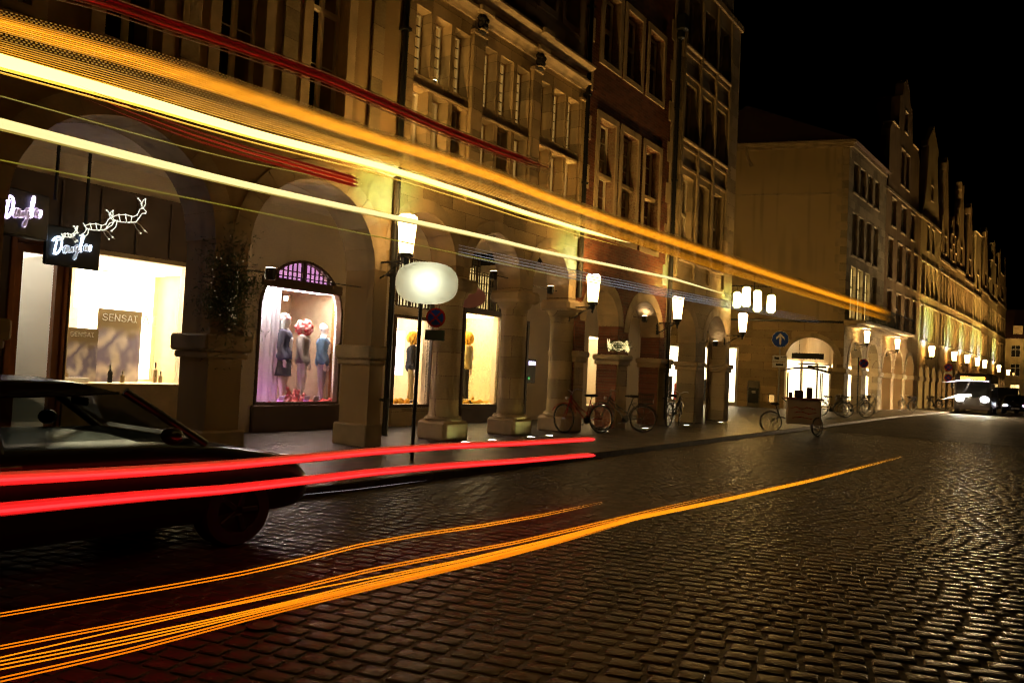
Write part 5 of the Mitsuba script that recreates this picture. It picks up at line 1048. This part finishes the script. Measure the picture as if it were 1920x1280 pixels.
cp('frame', [tube([[-0.85, 0.05, 0.33], [-0.6, 0, 0.5], [-0.4, 0, 0.45]], 0.018), tube([[-0.6, 0, 0.5], [-0.72, 0, 0.85]], 0.015), tube([[-0.4, 0.3, 0.95], [-0.55, 0.3, 1.08], [-0.55, -0.3, 1.08], [-0.4, -0.3, 0.95]], 0.014), ball((-0.74, 0, 0.88), 0.12, 2, (1.1, 0.7, 0.35))], METAL)

# ------------------------------------------------------------------ signs and small street things
def disc(r, t, c, m_normal):
    """a round plate facing m_normal"""
    n = np.array(m_normal, float); n /= np.linalg.norm(n); u = np.cross([0, 0, 1], n); u /= np.linalg.norm(u)
    A = np.eye(4); A[:3, 0] = u; A[:3, 1] = np.cross(n, u); A[:3, 2] = n; A[:3, 3] = c
    return A
def face(c, n):
    return disc(0, 0, c, n)
sg = thing('road_sign', 'blue round sign with a white arrow pointing up over white plates on a pole', 'road sign')
SA = face((-8.25, 28.4, 3.12), (0.35, -1, 0))
part(sg, 'pole', tube([[-8.27, 28.46, 0.1], [-8.27, 28.46, 3.42]], 0.03, 12), STEEL)
part(sg, 'arrow_disc', mx(lathe([(0, -0.004), (0.3, -0.004), (0.3, 0.004), (0, 0.004)], 40), SA), BLUE)
arrow = unary_union([sbox(-0.032, -0.2, 0.032, 0.16), Polygon([(0, 0.22), (-0.15, 0.06), (-0.15, -0.02), (0, 0.13), (0.15, -0.02), (0.15, 0.06)])])
am = trimesh.creation.extrude_polygon(arrow, 0.003, engine='earcut'); am.apply_translation([0, 0, 0.0045])
part(sg, 'arrow', mx(am, SA), SIGNW, label='white upward arrow')
part(sg, 'rim', mx(lathe([(0.285, 0.0042), (0.3, 0.0042), (0.3, 0.007), (0.285, 0.007)], 40), SA), SIGNW)
for z0, z1 in ((-0.8, -0.58), (-1.02, -0.82)):
    part(sg, 'plate', mx(bx(-0.25, 0.25, z0, z1, -0.004, 0.004), SA), SIGNW)
part(sg, 'plate_symbol', [mx(bx(-0.18, -0.02, -0.73, -0.64, 0.0045, 0.007), SA), mx(bx(0.04, 0.22, -0.66, -0.63, 0.0045, 0.007), SA), mx(bx(-0.12, 0.12, -0.95, -0.88, 0.0045, 0.007), SA)], METAL)

def no_stopping(key, c, n, r=0.21, two=True):
    A = face(c, n)
    part(key, 'disc', mx(lathe([(0, -0.004), (r * 0.8, -0.004), (r * 0.8, 0.004), (0, 0.004)], 36), A), BLUE)
    part(key, 'red_rim', mx(lathe([(r * 0.8, -0.005), (r, -0.005), (r, 0.006), (r * 0.8, 0.006), (r * 0.8, -0.005)], 36), A), REDP)
    b = [mx(bx(-r * 0.8, r * 0.8, -r * 0.09, r * 0.09, 0.0045, 0.007), A @ tr(0, 0, 0, a)) for a in ((PI / 4, -PI / 4) if two else (-PI / 4,))]
    part(key, 'red_bar', b[0], REDP)
    if two: part(key, 'red_bar', mx(b[1], tr(0, -0.003, 0)), REDP)
k = thing('road_sign', 'round no stopping sign on a thin pole among the far bicycles', 'road sign')
part(k, 'pole', tube([[-8.69, 44.1, 0.1], [-8.69, 44.1, 3.1]], 0.03, 10), METAL); no_stopping(k, (-8.42, 44.03, 2.78), (0.3, -1, 0), 0.23)
k = thing('road_sign', 'pole with two round red signs under the haloed lamp before the bus', 'road sign')
part(k, 'pole', tube([[-6.9, 66, 0.1], [-6.9, 66, 3.55]], 0.03, 10), METAL); no_stopping(k, (-6.75, 65.94, 3.3), (0.2, -1, 0), 0.27); no_stopping(k, (-6.75, 65.94, 2.5), (0.2, -1, 0), 0.27)
part(k, 'plate', mx(bx(-0.25, 0.25, 0.3, 0.46, -0.004, 0.004), face((-6.75, 65.94, 2.5), (0.2, -1, 0))), SIGNW)
k = thing('sign_pole', 'dark thin pole before the second pier with a glowing white light box', 'sign pole')
part(k, 'pole', tube([[-8.0, 8.8, 0.1], [-8.0, 8.83, 3.05]], 0.03, 12), METAL)
no_stopping(k, (-7.82, 8.98, 2.3), (0.55, -0.8, 0), 0.15)
part(k, 'plate', mx(bx(-0.15, 0.15, -0.08, 0.08, -0.004, 0.004), face((-7.82, 8.98, 2.03), (0.55, -0.8, 0))), cloth('plate_green', (0.1, 0.14, 0.1)))
lb = trimesh.creation.icosphere(subdivisions=4, radius=1.0)
lb.vertices = np.sign(lb.vertices) * np.abs(lb.vertices) ** 0.8
lb.apply_scale([0.4, 0.27, 0.1])
LBM = face((-7.93, 8.86, 2.82), (0.62, -0.78, 0.0))
scene['mat_opal'] = {'type': 'principledthin', 'base_color': {'type': 'rgb', 'value': [0.9, 0.9, 0.82]}, 'roughness': 0.5, 'diff_trans': 1.5}
lb.apply_scale([1.2, 1.2, 1.9])
part(k, 'light_box', mx(lb, LBM), 'mat_opal', smooth=True, label='bright white rounded opal light box')
lc = trimesh.creation.icosphere(subdivisions=3, radius=1.0); lc.apply_scale([0.2, 0.1, 0.05])
part(k, 'lamp_inside', mx(lc, LBM), WHITE, smooth=True, emitter=em((0.95, 1.0, 0.74), 8.0, 4.0))
k = thing('suspended_light', 'cluster of four glowing upright panels hung over the side street before the plain wall', 'street light')
HF = Frame((-11.95, 36.2), (0.93, 0.36))
for u, z0, z1 in ((-0.62, 5.0, 5.75), (-0.2, 5.05, 6.0), (0.3, 4.85, 5.85), (0.92, 4.8, 5.65)):
    part(k, 'panel', HF.box(u - 0.19, u + 0.19, z0, z1, -0.12, 0.12, 0.09), WHITE, emitter=em((1.0, 0.57, 0.15), 42.0, 6.0))
part(k, 'rail', [HF.box(-0.9, 1.2, 6.02, 6.06, -0.02, 0.02), HF.box(0.13, 0.17, 5.85, 6.7, -0.02, 0.02)] + [HF.box(u - 0.01, u + 0.01, z, 6.03, -0.01, 0.01) for u, z in ((-0.62, 5.7), (-0.2, 5.95), (0.3, 5.8), (0.92, 5.6))], METAL)
part(k, 'span_wire', tube([[-11.9, 27.2, 7.2], [-11.85, 36.2, 6.68], [-11.8, 44.5, 7.4]], 0.008, 5), METAL)
k = thing('cash_machine', 'grey upright machine standing at the plain side wall left of the arch', 'vending machine')
part(k, 'cabinet', SW.box(1.55, 2.2, 0.12, 1.6, -0.5, -0.05, 0.03), cloth('cabinet_grey', (0.16, 0.14, 0.11)))
part(k, 'front_panel', SW.box(1.6, 2.15, 0.35, 1.2, -0.52, -0.501, 0.01), METAL); part(k, 'screen', SW.box(1.78, 1.98, 0.9, 1.05, -0.53, -0.521), STEEL)
k = thing('wall_box_light', 'small square lit box low on the side wall next to the grey machine', 'light')
part(k, 'glass', SW.box(2.72, 3.0, 0.45, 0.85, -0.1, -0.03, 0.01), WHITE, emitter=em((0.6, 0.33, 0.09), 1.0, 0.3)); part(k, 'case', SW.box(2.69, 3.03, 0.42, 0.88, -0.03, -0.021), METAL)
k = thing('wall_terminal', 'small device on the passage wall with a white display and a green light', 'terminal')
part(k, 'display', NR.box(18.78, 19.12, 1.72, 1.84, 2.96, 2.98), WHITE, emitter=em((1.4, 1.3, 2.0), 1.0, 0.2)); part(k, 'green_light', NR.box(18.78, 18.84, 1.3, 1.37, 2.96, 2.98), WHITE, emitter=em((0.02, 0.6, 0.15), 1.0, 0.1)); part(k, 'case', NR.box(18.74, 19.16, 1.2, 1.9, 2.981, 2.999, 0.004), METAL)
k = thing('hanging_sign', 'pink oval sign hanging in the passage between the stone columns', 'hanging sign')
ov = trimesh.creation.cylinder(radius=1, height=1, sections=40)
part(k, 'oval', mx(mx(ov, np.diag([0.42, 0.26, 0.05, 1])), face((-11.2, 13.95, 3.2), (0.75, -0.66, 0))), mat('sign_pink', (0.55, 0.3, 0.36), 0.5))
part(k, 'rod', tube([[-11.2, 13.95, 3.44], [-11.2, 13.95, 4.62]], 0.012, 6), METAL)
k = thing('shop_sign', 'small white lit lettering board over the dark door behind the brick arches', 'shop sign')
part(k, 'board', NR.box(20.9, 21.6, 2.52, 2.8, 2.9, 2.95, 0.01), METAL)
for i in range(6):
    part(k, 'letter', NR.box(20.96 + i * 0.1, 21.03 + i * 0.1, 2.58, 2.72 - 0.03 * (i % 2), 2.88, 2.899), WHITE, emitter=em((2.0, 1.7, 1.1), 1.0, 0.1))

# ------------------------------------------------------------------ perfume shop window: neon script, posters, light figure
CURSIVE = [[(0.1, 0.0), (0.2, 0.5), (0.32, 1.0), (0.2, 0.5), (0.08, 0.05), (0.3, -0.02), (0.62, 0.25), (0.7, 0.7), (0.5, 1.0), (0.1, 0.95), (-0.08, 0.75)],
           [(1.0, 0.42), (0.85, 0.35), (0.78, 0.12), (0.9, 0.0), (1.05, 0.1), (1.1, 0.35), (1.0, 0.42), (1.18, 0.36)], [(1.22, 0.42), (1.17, 0.1), (1.27, 0.0), (1.45, 0.15), (1.52, 0.42), (1.47, 0.1), (1.58, 0.0)],
           [(1.95, 0.38), (1.78, 0.42), (1.66, 0.2), (1.74, 0.02), (1.92, 0.15), (1.99, 0.42), (1.9, -0.1), (1.78, -0.42), (1.62, -0.38), (1.75, -0.15), (2.1, 0.1)],
           [(2.1, 0.1), (2.3, 0.6), (2.36, 0.95), (2.24, 1.0), (2.17, 0.6), (2.16, 0.08), (2.28, 0.0)], [(2.72, 0.38), (2.55, 0.42), (2.42, 0.2), (2.5, 0.02), (2.66, 0.15), (2.74, 0.42), (2.7, 0.08), (2.8, 0.0)],
           [(2.82, 0.05), (3.0, 0.42), (3.04, 0.2), (3.0, 0.02), (2.86, 0.04)]]

def script(key, h, fr, u, z, d, col, rot=0.0, xs=1.0, r=0.02):
    ms = []
    for q in CURSIVE:
        p = np.array(q); 
        for _ in range(2):
            c = np.empty((2 * len(p), 2)); c[0::2] = p; c[1:-1:2] = (p[:-1] + p[1:]) / 2; c[-1] = p[-1]; c[1:-2] = (c[:-3] + 2 * c[1:-2] + c[2:-1]) / 4; p = c[:-1]
        p = np.stack([(p[:, 0] * xs + 0.25 * p[:, 1]) * h, p[:, 1] * h, np.full(len(p), -d)], 1)
        ms.append(tube(p, r, 6))
    m = trimesh.util.concatenate(ms); m.apply_transform(tr(0, 0, 0, rot)); m.apply_translation([u, z, 0])
    return part(key, 'lettering', mx(m, fr.Mt), WHITE, smooth=True, emitter=em(col, 1.0, 0.2))
k = thing('neon_sign', 'white glowing script sign over the poster window, lower of the two', 'neon sign')
part(k, 'board', NR.box(5.28, 6.1, 2.8, 3.4, 2.62, 2.68, 0.02), METAL)
script(k, 0.26, NR, 5.38, 2.95, 2.58, (2.2, 3.0, 4.2), 0.24, 0.72, 0.017)
part(k, 'rod', NR.at(tube([[0, 0, 0], [0, 0, 1.25]], 0.025, 8), 5.86, 3.38, 2.65), METAL)
k = thing('neon_sign', 'lilac white glowing script sign at the left frame edge, higher of the two', 'neon sign')
NF = Frame((-11.85, 4.6), (-0.25, 1))
part(k, 'board', NF.box(-0.2, 0.6, 3.1, 3.75, 0.0, 0.2, 0.02), METAL)
script(k, 0.3, NF, -0.1, 3.3, -0.03, (3.0, 2.4, 4.4), 0.2, 0.6, 0.022)
part(k, 'rod', [tube([[-11.9, 5.2, 3.7], [-11.9, 5.2, 4.6]], 0.025, 8)], METAL)
part(k, 'ceiling_plate', mx(lathe([(0, 0), (0.11, 0), (0.11, 0.03), (0, 0.03)], 20), tr(-11.9, 5.2, 4.57)), METAL)

def poster_print(u0, z0, w, h, dark):
    def fn(p, n, uv):
        x, y = (p.y - u0) / w, (p.z - z0) / h
        s = mikit.fbm(x * 2.2 + y * 1.4, y * 2.6 - x * 0.8, 0.0, 3)
        folds = 0.5 + 0.5 * dr.sin(13 * (y * 0.9 - 0.55 * x + 0.9 * (s - 0.5)))
        c = mikit.mix((0.3, 0.27, 0.42), (0.86, 0.8, 0.8), folds * mikit.smoothstep(0.25, 0.6, s + 0.2 * x))
        g = mikit.mix((0.30, 0.23, 0.12), c, mikit.smoothstep(0.02, 0.2, 0.74 - y + 0.3 * (s - 0.5) + 0.1 * x))
        return g * dark
    return mikit.proc(fn)
for u, w, z0, h, d, fs, dk, lab in ((6.62, 0.76, 1.03, 1.24, 3.6, 0.12, 1.0, 'larger poster with a lavender drapery print and white lettering in the bright window'), (6.09, 0.5, 1.03, 0.88, 3.5, 0.075, 0.8, 'smaller poster with a drapery print at the left of the bright window')):
    k = thing('poster', lab, 'poster')
    part(k, 'sheet', NR.box(u, u + w, z0, z0 + h, d, d + 0.02), mat('poster_print' + str(int(w * 100)), poster_print(u, z0, w, h, dk), 0.5))
    tm = NR.text('SENSAI', fs, u + 0.08 * w, z0 + h * 0.84, d - 0.004, 0.004, False)
    part(k, 'lettering', tm, SIGNW, label='white capital lettering on the poster')
k = thing('wall_lettering', 'pale capital lettering on the bright panel behind the posters', 'lettering')
part(k, 'text', NR.text('SENSAI', 0.2, 6.98, 2.05, 4.2, 0.01), mat('lettering_grey', (0.5, 0.45, 0.36), 0.5))
for i, (u, d, h, lab) in enumerate(((6.02, 3.45, 0.16, 'leftmost slim perfume bottle before the small poster'), (6.1, 3.47, 0.19, 'second slim perfume bottle before the small poster'), (6.65, 3.15, 0.3, 'dark tall perfume box bottle before the large poster'), (6.86, 3.15, 0.2, 'short perfume bottle right of the tall dark one'), (7.52, 3.3, 0.36, 'tall thin perfume bottle in the right bright pane'), (7.62, 3.3, 0.2, 'squat perfume bottle beside the tall thin one'))):
    k = thing('perfume_bottle', lab, 'bottle')
    part(k, 'flask', NR.at(lathe([(0, 0), (0.035, 0), (0.036, h * 0.6), (0.014, h * 0.68), (0.014, h * 0.74), (0, h * 0.74)], 14), u, 1.03 if d < 3.3 else 1.04, d), BLACKC if i in (2,) else mat('flask_amber', (0.5, 0.38, 0.22), 0.15), smooth=30)
    part(k, 'cap', NR.at(lathe([(0, h * 0.74), (0.02, h * 0.74), (0.02, h), (0, h)], 12), u, 1.03 if d < 3.3 else 1.04, d), CHROME, smooth=30)
lf = thing('light_figure', 'leaping deer shaped figures of white fairy lights hung inside the first arch', 'light decoration')
DEER = [[(0.0, 0.35), (0.12, 0.42), (0.3, 0.46), (0.48, 0.44), (0.58, 0.5), (0.64, 0.66), (0.72, 0.7), (0.82, 0.62), (0.78, 0.58), (0.7, 0.56), (0.62, 0.42), (0.56, 0.32), (0.4, 0.28), (0.2, 0.26), (0.05, 0.26), (0.0, 0.35)],
        [(0.56, 0.32), (0.68, 0.26), (0.8, 0.14), (0.88, 0.1)], [(0.5, 0.3), (0.58, 0.16), (0.7, 0.06)], [(0.06, 0.27), (0.0, 0.14), (-0.12, 0.04)], [(0.12, 0.27), (0.1, 0.12), (0.0, 0.0)], [(0.7, 0.7), (0.66, 0.84), (0.58, 0.92)], [(0.67, 0.8), (0.72, 0.92)], [(0.72, 0.7), (0.78, 0.82), (0.76, 0.94)], [(0.0, 0.35), (-0.06, 0.42)], [(0.3, 0.46), (0.34, 0.3)], [(0.15, 0.43), (0.2, 0.27)], [(0.45, 0.44), (0.44, 0.3)]]
LF = Frame((-11.9, 5.2), (0.1, 1))
for sc_, u, z, lab in ((0.62, 0.8, 3.38, 'front deer'), (0.5, 0.42, 3.22, 'rear deer'), (0.26, 0.12, 3.12, 'small sled figure')):
    ms = []
    for q in DEER:
        P = [[u + a * sc_, z + b * sc_, 0.012 * math.sin(9 * a)] for a, b in q]
        ms.append(tube(P, 0.008, 5))
        for (a, b) in q[::2]: ms.append(ball((u + a * sc_, z + b * sc_, 0), 0.015, 1))
    part(lf, lab.replace(' ', '_'), [mx(m, LF.M) for m in ms], WHITE, kind='stuff', emitter=em((0.95, 1.0, 0.8), 0.8, 0.1))
# fir garlands with tiny lights on the piers
def garland(label, u, z, d, w, h, n, bulbs, glow_=(1.4, 1.0, 0.5)):
    k = thing('fir_garland', label, 'garland')
    r = np.random.default_rng(int(u * 100))
    V, Fq, at_ = [], [], 0
    pts = np.stack([r.normal(0, w / 2.2, n), r.normal(0, h / 2.2, n), r.normal(0, 0.09, n)], 1)
    pts[:, 0] += 0.25 * w * np.sin(pts[:, 1] * 9)
    for p in pts:
        a = r.normal(0, 1, 3); a /= np.linalg.norm(a); b = np.cross(a, r.normal(0, 1, 3)); b /= np.linalg.norm(b)
        l, q = r.uniform(0.04, 0.09), 0.0065
        V += [p - b * q, p + b * q, p + a * l]; Fq.append([at_, at_ + 1, at_ + 2]); at_ += 3
    tw = []
    for _ in range(18):
        a0 = np.array([r.normal(0, w / 4), r.normal(0, h / 3), 0.02]); dv = r.normal(0, 1, 3) * [1, 1, 0.25]; dv /= np.linalg.norm(dv)
        tw.append(tube([a0 + dv * t + [0, -0.12 * t * t, -0.05 * t] for t in np.linspace(0, r.uniform(0.2, 0.5), 6)], np.linspace(0.008, 0.003, 6), 5))
    part(k, 'twigs', [mx(q, NR.M @ tr(u, z, d)) for q in tw], DARKWOOD, kind='stuff')
    m = trimesh.Trimesh(np.array(V) + [u, z, d], np.array(Fq), process=False)
    part(k, 'needles', mx(m, NR.M), NEEDLE, kind='stuff')
    ms = [ball(np.array([u, z, d]) + [r.normal(0, w / 2.4), r.normal(0, h / 2.4), -0.02 - abs(r.normal(0, 0.05))], 0.005, 1) for _ in range(bulbs)]
    part(k, 'bulbs', [mx(q, NR.M) for q in ms], WHITE, kind='stuff', emitter=em(glow_, 1.0, 0.1))
garland('bushy fir garland with tiny warm lights on the pier between the two wide arches', 6.6, 2.45, -0.12, 0.42, 0.75, 4200, 46)
garland('thin swag of bright fairy lights across the left brick arch pier', 18.3, 2.32, -0.14, 0.6, 0.16, 1200, 60, (3.0, 2.4, 1.1))
lp = [[18.25 + 0.62 * math.sin(t * 1.0 + 0.4) + 0.08 * math.sin(t * 5.3), 2.32 + 0.09 * math.sin(t * 2.9 + 1) + 0.05 * math.sin(t * 7.1) + 0.03 * math.sin(t * 13), -0.2 - 0.06 * math.cos(t * 3)] for t in np.linspace(0, 15, 240)]
part('fir_garland_001', 'light_string', mx(tube(lp, 0.006, 5), NR.M), WHITE, emitter=em((1.6, 1.25, 0.5), 1.0, 0.1))

# ------------------------------------------------------------------ mannequins
def sph(p, r):
    return m3.Manifold.sphere(r, 20).translate([float(x) for x in p])

def chain(pts, n=0.03, it=8):
    """a body of bones: each the hull of the balls at its joints"""
    parts_ = []
    for a, ra, b, rb in pts:
        parts_.append(m3.Manifold.batch_hull([sph(a, ra), sph(b, rb)]))
    m = m3.Manifold.batch_boolean(parts_, m3.OpType.Add).refine_to_length(n).to_mesh()
    t = trimesh.Trimesh(m.vert_properties[:, :3], m.tri_verts, process=True)
    trimesh.smoothing.filter_taubin(t, iterations=it)
    return t

def mannequin(label, u, z, d, rz, H_=1.78, jacket=NAVY, legs=None, skirt=None, head=None, arm=0.0, top=None, scarf=None, shoe=BLACKC):
    k = thing('mannequin', label, 'mannequin')
    s = H_ / 1.78
    def put(nm, m, mm, **kw):
        m = m.copy(); m.apply_scale(s); m.apply_transform(tr(0, 0, 0, rz)); return part(k, nm, NR.at(m, u, z, d), mm, smooth=True, **kw)
    J = {}
    hip = lambda q: (q * 0.09, 0, 0.93); knee = lambda q: (q * 0.1 + (0.01 if q > 0 else 0), -0.02 if q > 0 else 0.0, 0.5); ank = lambda q: (q * 0.1, 0.02 if q > 0 else -0.03, 0.085)
    toe = lambda q: (q * 0.125, -0.13 if q > 0 else -0.17, 0.03)
    sho = lambda q: (q * 0.185, 0.0, 1.43); elb = lambda q: (q * 0.235, 0.02 + 0.0 * arm, 1.14); wri = lambda q: (q * 0.225, -0.07 - 0.1 * arm * (q > 0), 0.9)
    body = [((0, 0, 0.98), 0.135, (0, 0.0, 1.14), 0.11), ((0, 0, 1.14), 0.11, (0, 0, 1.34), 0.14), ((-0.09, 0, 0.96), 0.11, (0.09, 0, 0.96), 0.11), ((-0.13, 0, 1.4), 0.075, (0.13, 0, 1.4), 0.075), ((0, 0, 1.4), 0.075, (0, -0.005, 1.55), 0.05)]
    for q in (1, -1):
        body += [(hip(q), 0.088, knee(q), 0.056), (knee(q), 0.056, ank(q), 0.036), (ank(q), 0.036, toe(q), 0.026), (sho(q), 0.056, elb(q), 0.041), (elb(q), 0.041, wri(q), 0.028)]
        w = np.array(wri(q)); pm = w + [0, -0.015, -0.08]
        body += [(w, 0.026, pm, 0.03)]
        for i in range(4):
            b0 = pm + [0.0, 0.026 - 0.0175 * i, -0.015]; l = (0.055, 0.07, 0.075, 0.068)[i]
            body += [(b0, 0.0095, b0 + [-0.008 * q, -0.004, -l * 0.55], 0.0088), (b0 + [-0.008 * q, -0.004, -l * 0.55], 0.0088, b0 + [-0.022 * q, -0.002, -l], 0.0075)]
        body += [(w + [0, -0.03, -0.035], 0.011, w + [-0.01 * q, -0.055, -0.075], 0.0095)]
    body += [((0, -0.005, 1.6), 0.07, (0, -0.02, 1.69), 0.088), ((0, -0.045, 1.58), 0.045, (0, -0.03, 1.64), 0.07), ((0, -0.107, 1.645), 0.012, (0, -0.098, 1.67), 0.009)]
    put('body', chain(body, 0.024, 6), SKIN)
    g = 0.016
    jk = [((0, 0, 0.95 if not skirt else 1.0), 0.15 + g, (0, 0, 1.16), 0.118 + g), ((0, 0, 1.16), 0.12 + g, (0, 0, 1.35), 0.142 + g), ((-0.09, 0, 0.96), 0.112 + g, (0.09, 0, 0.96), 0.112 + g), ((-0.13, 0, 1.4), 0.082 + g, (0.13, 0, 1.4), 0.082 + g), ((0, 0, 1.4), 0.09, (0, 0, 1.49), 0.062)]
    for q in (1, -1): jk += [(sho(q), 0.062 + g, elb(q), 0.046 + g), (elb(q), 0.046 + g, tuple(np.array(elb(q)) * 0.12 + np.array(wri(q)) * 0.88), 0.036 + g)]
    jm = chain(jk, 0.03, 4); jm.vertices += 0.012 * (meshkit.fbm(jm.vertices * [14, 14, 7]) - 0.5)[:, None] * jm.vertex_normals
    put('jacket', jm, jacket)
    if top: put('shirt_front', chain([((0, -0.075, 1.04), 0.075, (0, -0.1, 1.3), 0.075), ((0, -0.07, 1.4), 0.06, (0, -0.03, 1.47), 0.058)], 0.03, 4), top)
    if legs:
        lg = [((-0.07, 0, 0.95), 0.118, (0.07, 0, 0.95), 0.118)]
        for q in (1, -1): lg += [(hip(q), 0.1, knee(q), 0.068), (knee(q), 0.068, tuple(np.array(ank(q)) + [0, 0, 0.06]), 0.052)]
        lm = chain(lg, 0.03, 4); lm.vertices += 0.012 * (meshkit.fbm(lm.vertices * [16, 16, 9]) - 0.5)[:, None] * lm.vertex_normals
        put('trousers', lm, legs)
    if skirt:
        sk = lathe([(0.135, 1.02), (0.165, 0.9), (0.19, 0.62), (0.196, 0.56), (0.18, 0.56), (0.15, 0.88), (0.12, 1.02), (0.135, 1.02)], 36); sk.apply_scale([1.05, 0.85, 1]); put('skirt', sk, skirt)
    for q in (1, -1):
        put('shoe', chain([(tuple(np.array(ank(q)) - [0, 0, 0.02]), 0.044, toe(q), 0.034)], 0.02, 3), shoe)
    r = np.random.default_rng(int(abs(u) * 77))
    if head == 'flowers':
        fl = [ball(np.array([0, 0, 1.66]) + 0.165 * v / np.linalg.norm(v), r.uniform(0.03, 0.05), 1) for v in r.normal(0, 1, (150, 3))]
        put('blossom_head', trimesh.util.concatenate(fl[:75]), FLRED, kind='stuff'); put('blossom_head', trimesh.util.concatenate(fl[75:]), FLPINK, kind='stuff')
    elif head == 'hair':
        hm = chain([((0, 0.02, 1.7), 0.1, (0, 0.04, 1.6), 0.09), ((-0.06, 0.03, 1.7), 0.06, (-0.08, 0.03, 1.52), 0.045), ((0.06, 0.03, 1.7), 0.06, (0.08, 0.03, 1.52), 0.045)], 0.02, 3); put('wig', hm, OFFW)
        put('flower_crown', trimesh.util.concatenate([ball(np.array([0, 0.02, 1.7]) + 0.11 * np.array([v[0], v[1], abs(v[2])]) / np.linalg.norm(v), 0.026, 1) for v in r.normal(0, 1, (46, 3))]), FLPINK, kind='stuff')
    elif head == 'leaves':
        put('leaf_head', trimesh.util.concatenate([ball(np.array([0, 0, 1.68]) + 0.13 * v / np.linalg.norm(v), r.uniform(0.025, 0.05), 1, (1, 1, 1.5)) for v in r.normal(0, 1, (110, 3))]), FLYEL, kind='stuff')
    else:
        put('cap', chain([((0, 0.0, 1.7), 0.1, (0, 0.02, 1.74), 0.08)], 0.02, 3), OFFW)
    if scarf: put('scarf', chain([((-0.07, -0.03, 1.5), 0.05, (0.07, -0.03, 1.5), 0.05), ((0.07, 0.03, 1.5), 0.05, (-0.07, 0.03, 1.5), 0.05), ((0.02, -0.12, 1.46), 0.04, (0.03, -0.16, 1.15), 0.035)], 0.02, 3), scarf)
    return k
VR = -2.5
mannequin('mannequin in dark navy jacket and black skirt, left of the three in the arched window', 10.42, 0.63, 3.5, 0.62, 1.84, NAVY, None, BLACKC, 'hair', 0.0, OFFW)
mannequin('mannequin with a round ball of red blossoms for a head, middle of the three', 10.95, 0.63, 3.55, 0.7, 1.74, GREYC, OFFW, None, 'flowers', 0.4, None)
mannequin('mannequin in pale jacket, white scarf and lilac trousers, right of the three', 11.5, 0.63, 3.55, 0.75, 1.72, JEAN, LILAC, None, 'cap', 0.2, OFFW, OFFW)
mannequin('mannequin with orange leaves and light trousers at the edge of the white screen window', 14.28, 0.6, 3.45, 0.8, 1.72, BLACKC, KHAKI, None, 'leaves', 0.2, FLYEL)
mannequin('mannequin with a yellow leaf head and dark trousers in the cream window', 16.45, 0.6, 3.45, 0.8, 1.86, KHAKI, BLACKC, None, 'leaves', 0.2, OFFW, FLYEL)
def blossoms(label, spots_, m, z, rr=(0.03, 0.06)):
    r = np.random.default_rng(len(label))
    ms = [ball((u + r.normal(0, su), z + abs(r.normal(0, sz)), d + r.normal(0, sd)), r.uniform(*rr), 1, (1, 1, 0.8)) for (u, d, su, sd, sz, n) in spots_ for _ in range(n)]
    q = trimesh.util.concatenate(ms); q.vertices += 0.012 * (meshkit.fbm(q.vertices * 40) - 0.5)[:, None]
    single('blossoms', mx(q, NR.M), m, label, 'flowers', kind='stuff', smooth=True)
blossoms('red blossoms lining the floor of the arched window', [(10.9, 3.18, 0.45, 0.03, 0.02, 70), (11.4, 3.18, 0.15, 0.03, 0.03, 40)], FLRED, 0.65)
blossoms('pile of pink blossoms between the mannequins in the arched window', [(10.72, 3.5, 0.1, 0.08, 0.12, 90)], FLPINK, 0.66)
blossoms('orange leaves heaped on the floor of the white screen window', [(13.85, 3.4, 0.18, 0.06, 0.04, 90)], FLYEL, 0.62, (0.02, 0.05))
blossoms('orange leaves heaped on the floor of the cream window', [(15.95, 3.4, 0.14, 0.08, 0.13, 110), (16.7, 3.3, 0.3, 0.05, 0.02, 60)], FLYEL, 0.62, (0.02, 0.05))
for i, u in enumerate((10.1, 10.75, 11.0)):
    q = bx(-0.07, 0.07, -0.008, 0.008, 0, 0.2, 0.002); q.apply_transform(trimesh.transformations.rotation_matrix(0.45, [1, 0, 0]))
    single('price_card', NR.at(q, u, 0.635, 3.16), WHITE, f'white leaning card on the arched window floor, {["left", "middle", "right"][i]} one', 'card')
k = thing('valve_cover', 'small round metal cover set into the cobbles at the lower left', 'cover')
part(k, 'plate', mx(lathe([(0, 0.0), (0.062, 0.0), (0.062, 0.012), (0.05, 0.014), (0, 0.012)], 24), tr(-3.68, 2.86, 0.03)), METAL); part(k, 'ring', mx(lathe([(0.064, 0.0), (0.085, 0.0), (0.085, 0.01), (0.064, 0.012)], 24), tr(-3.68, 2.86, 0.031)), METAL)
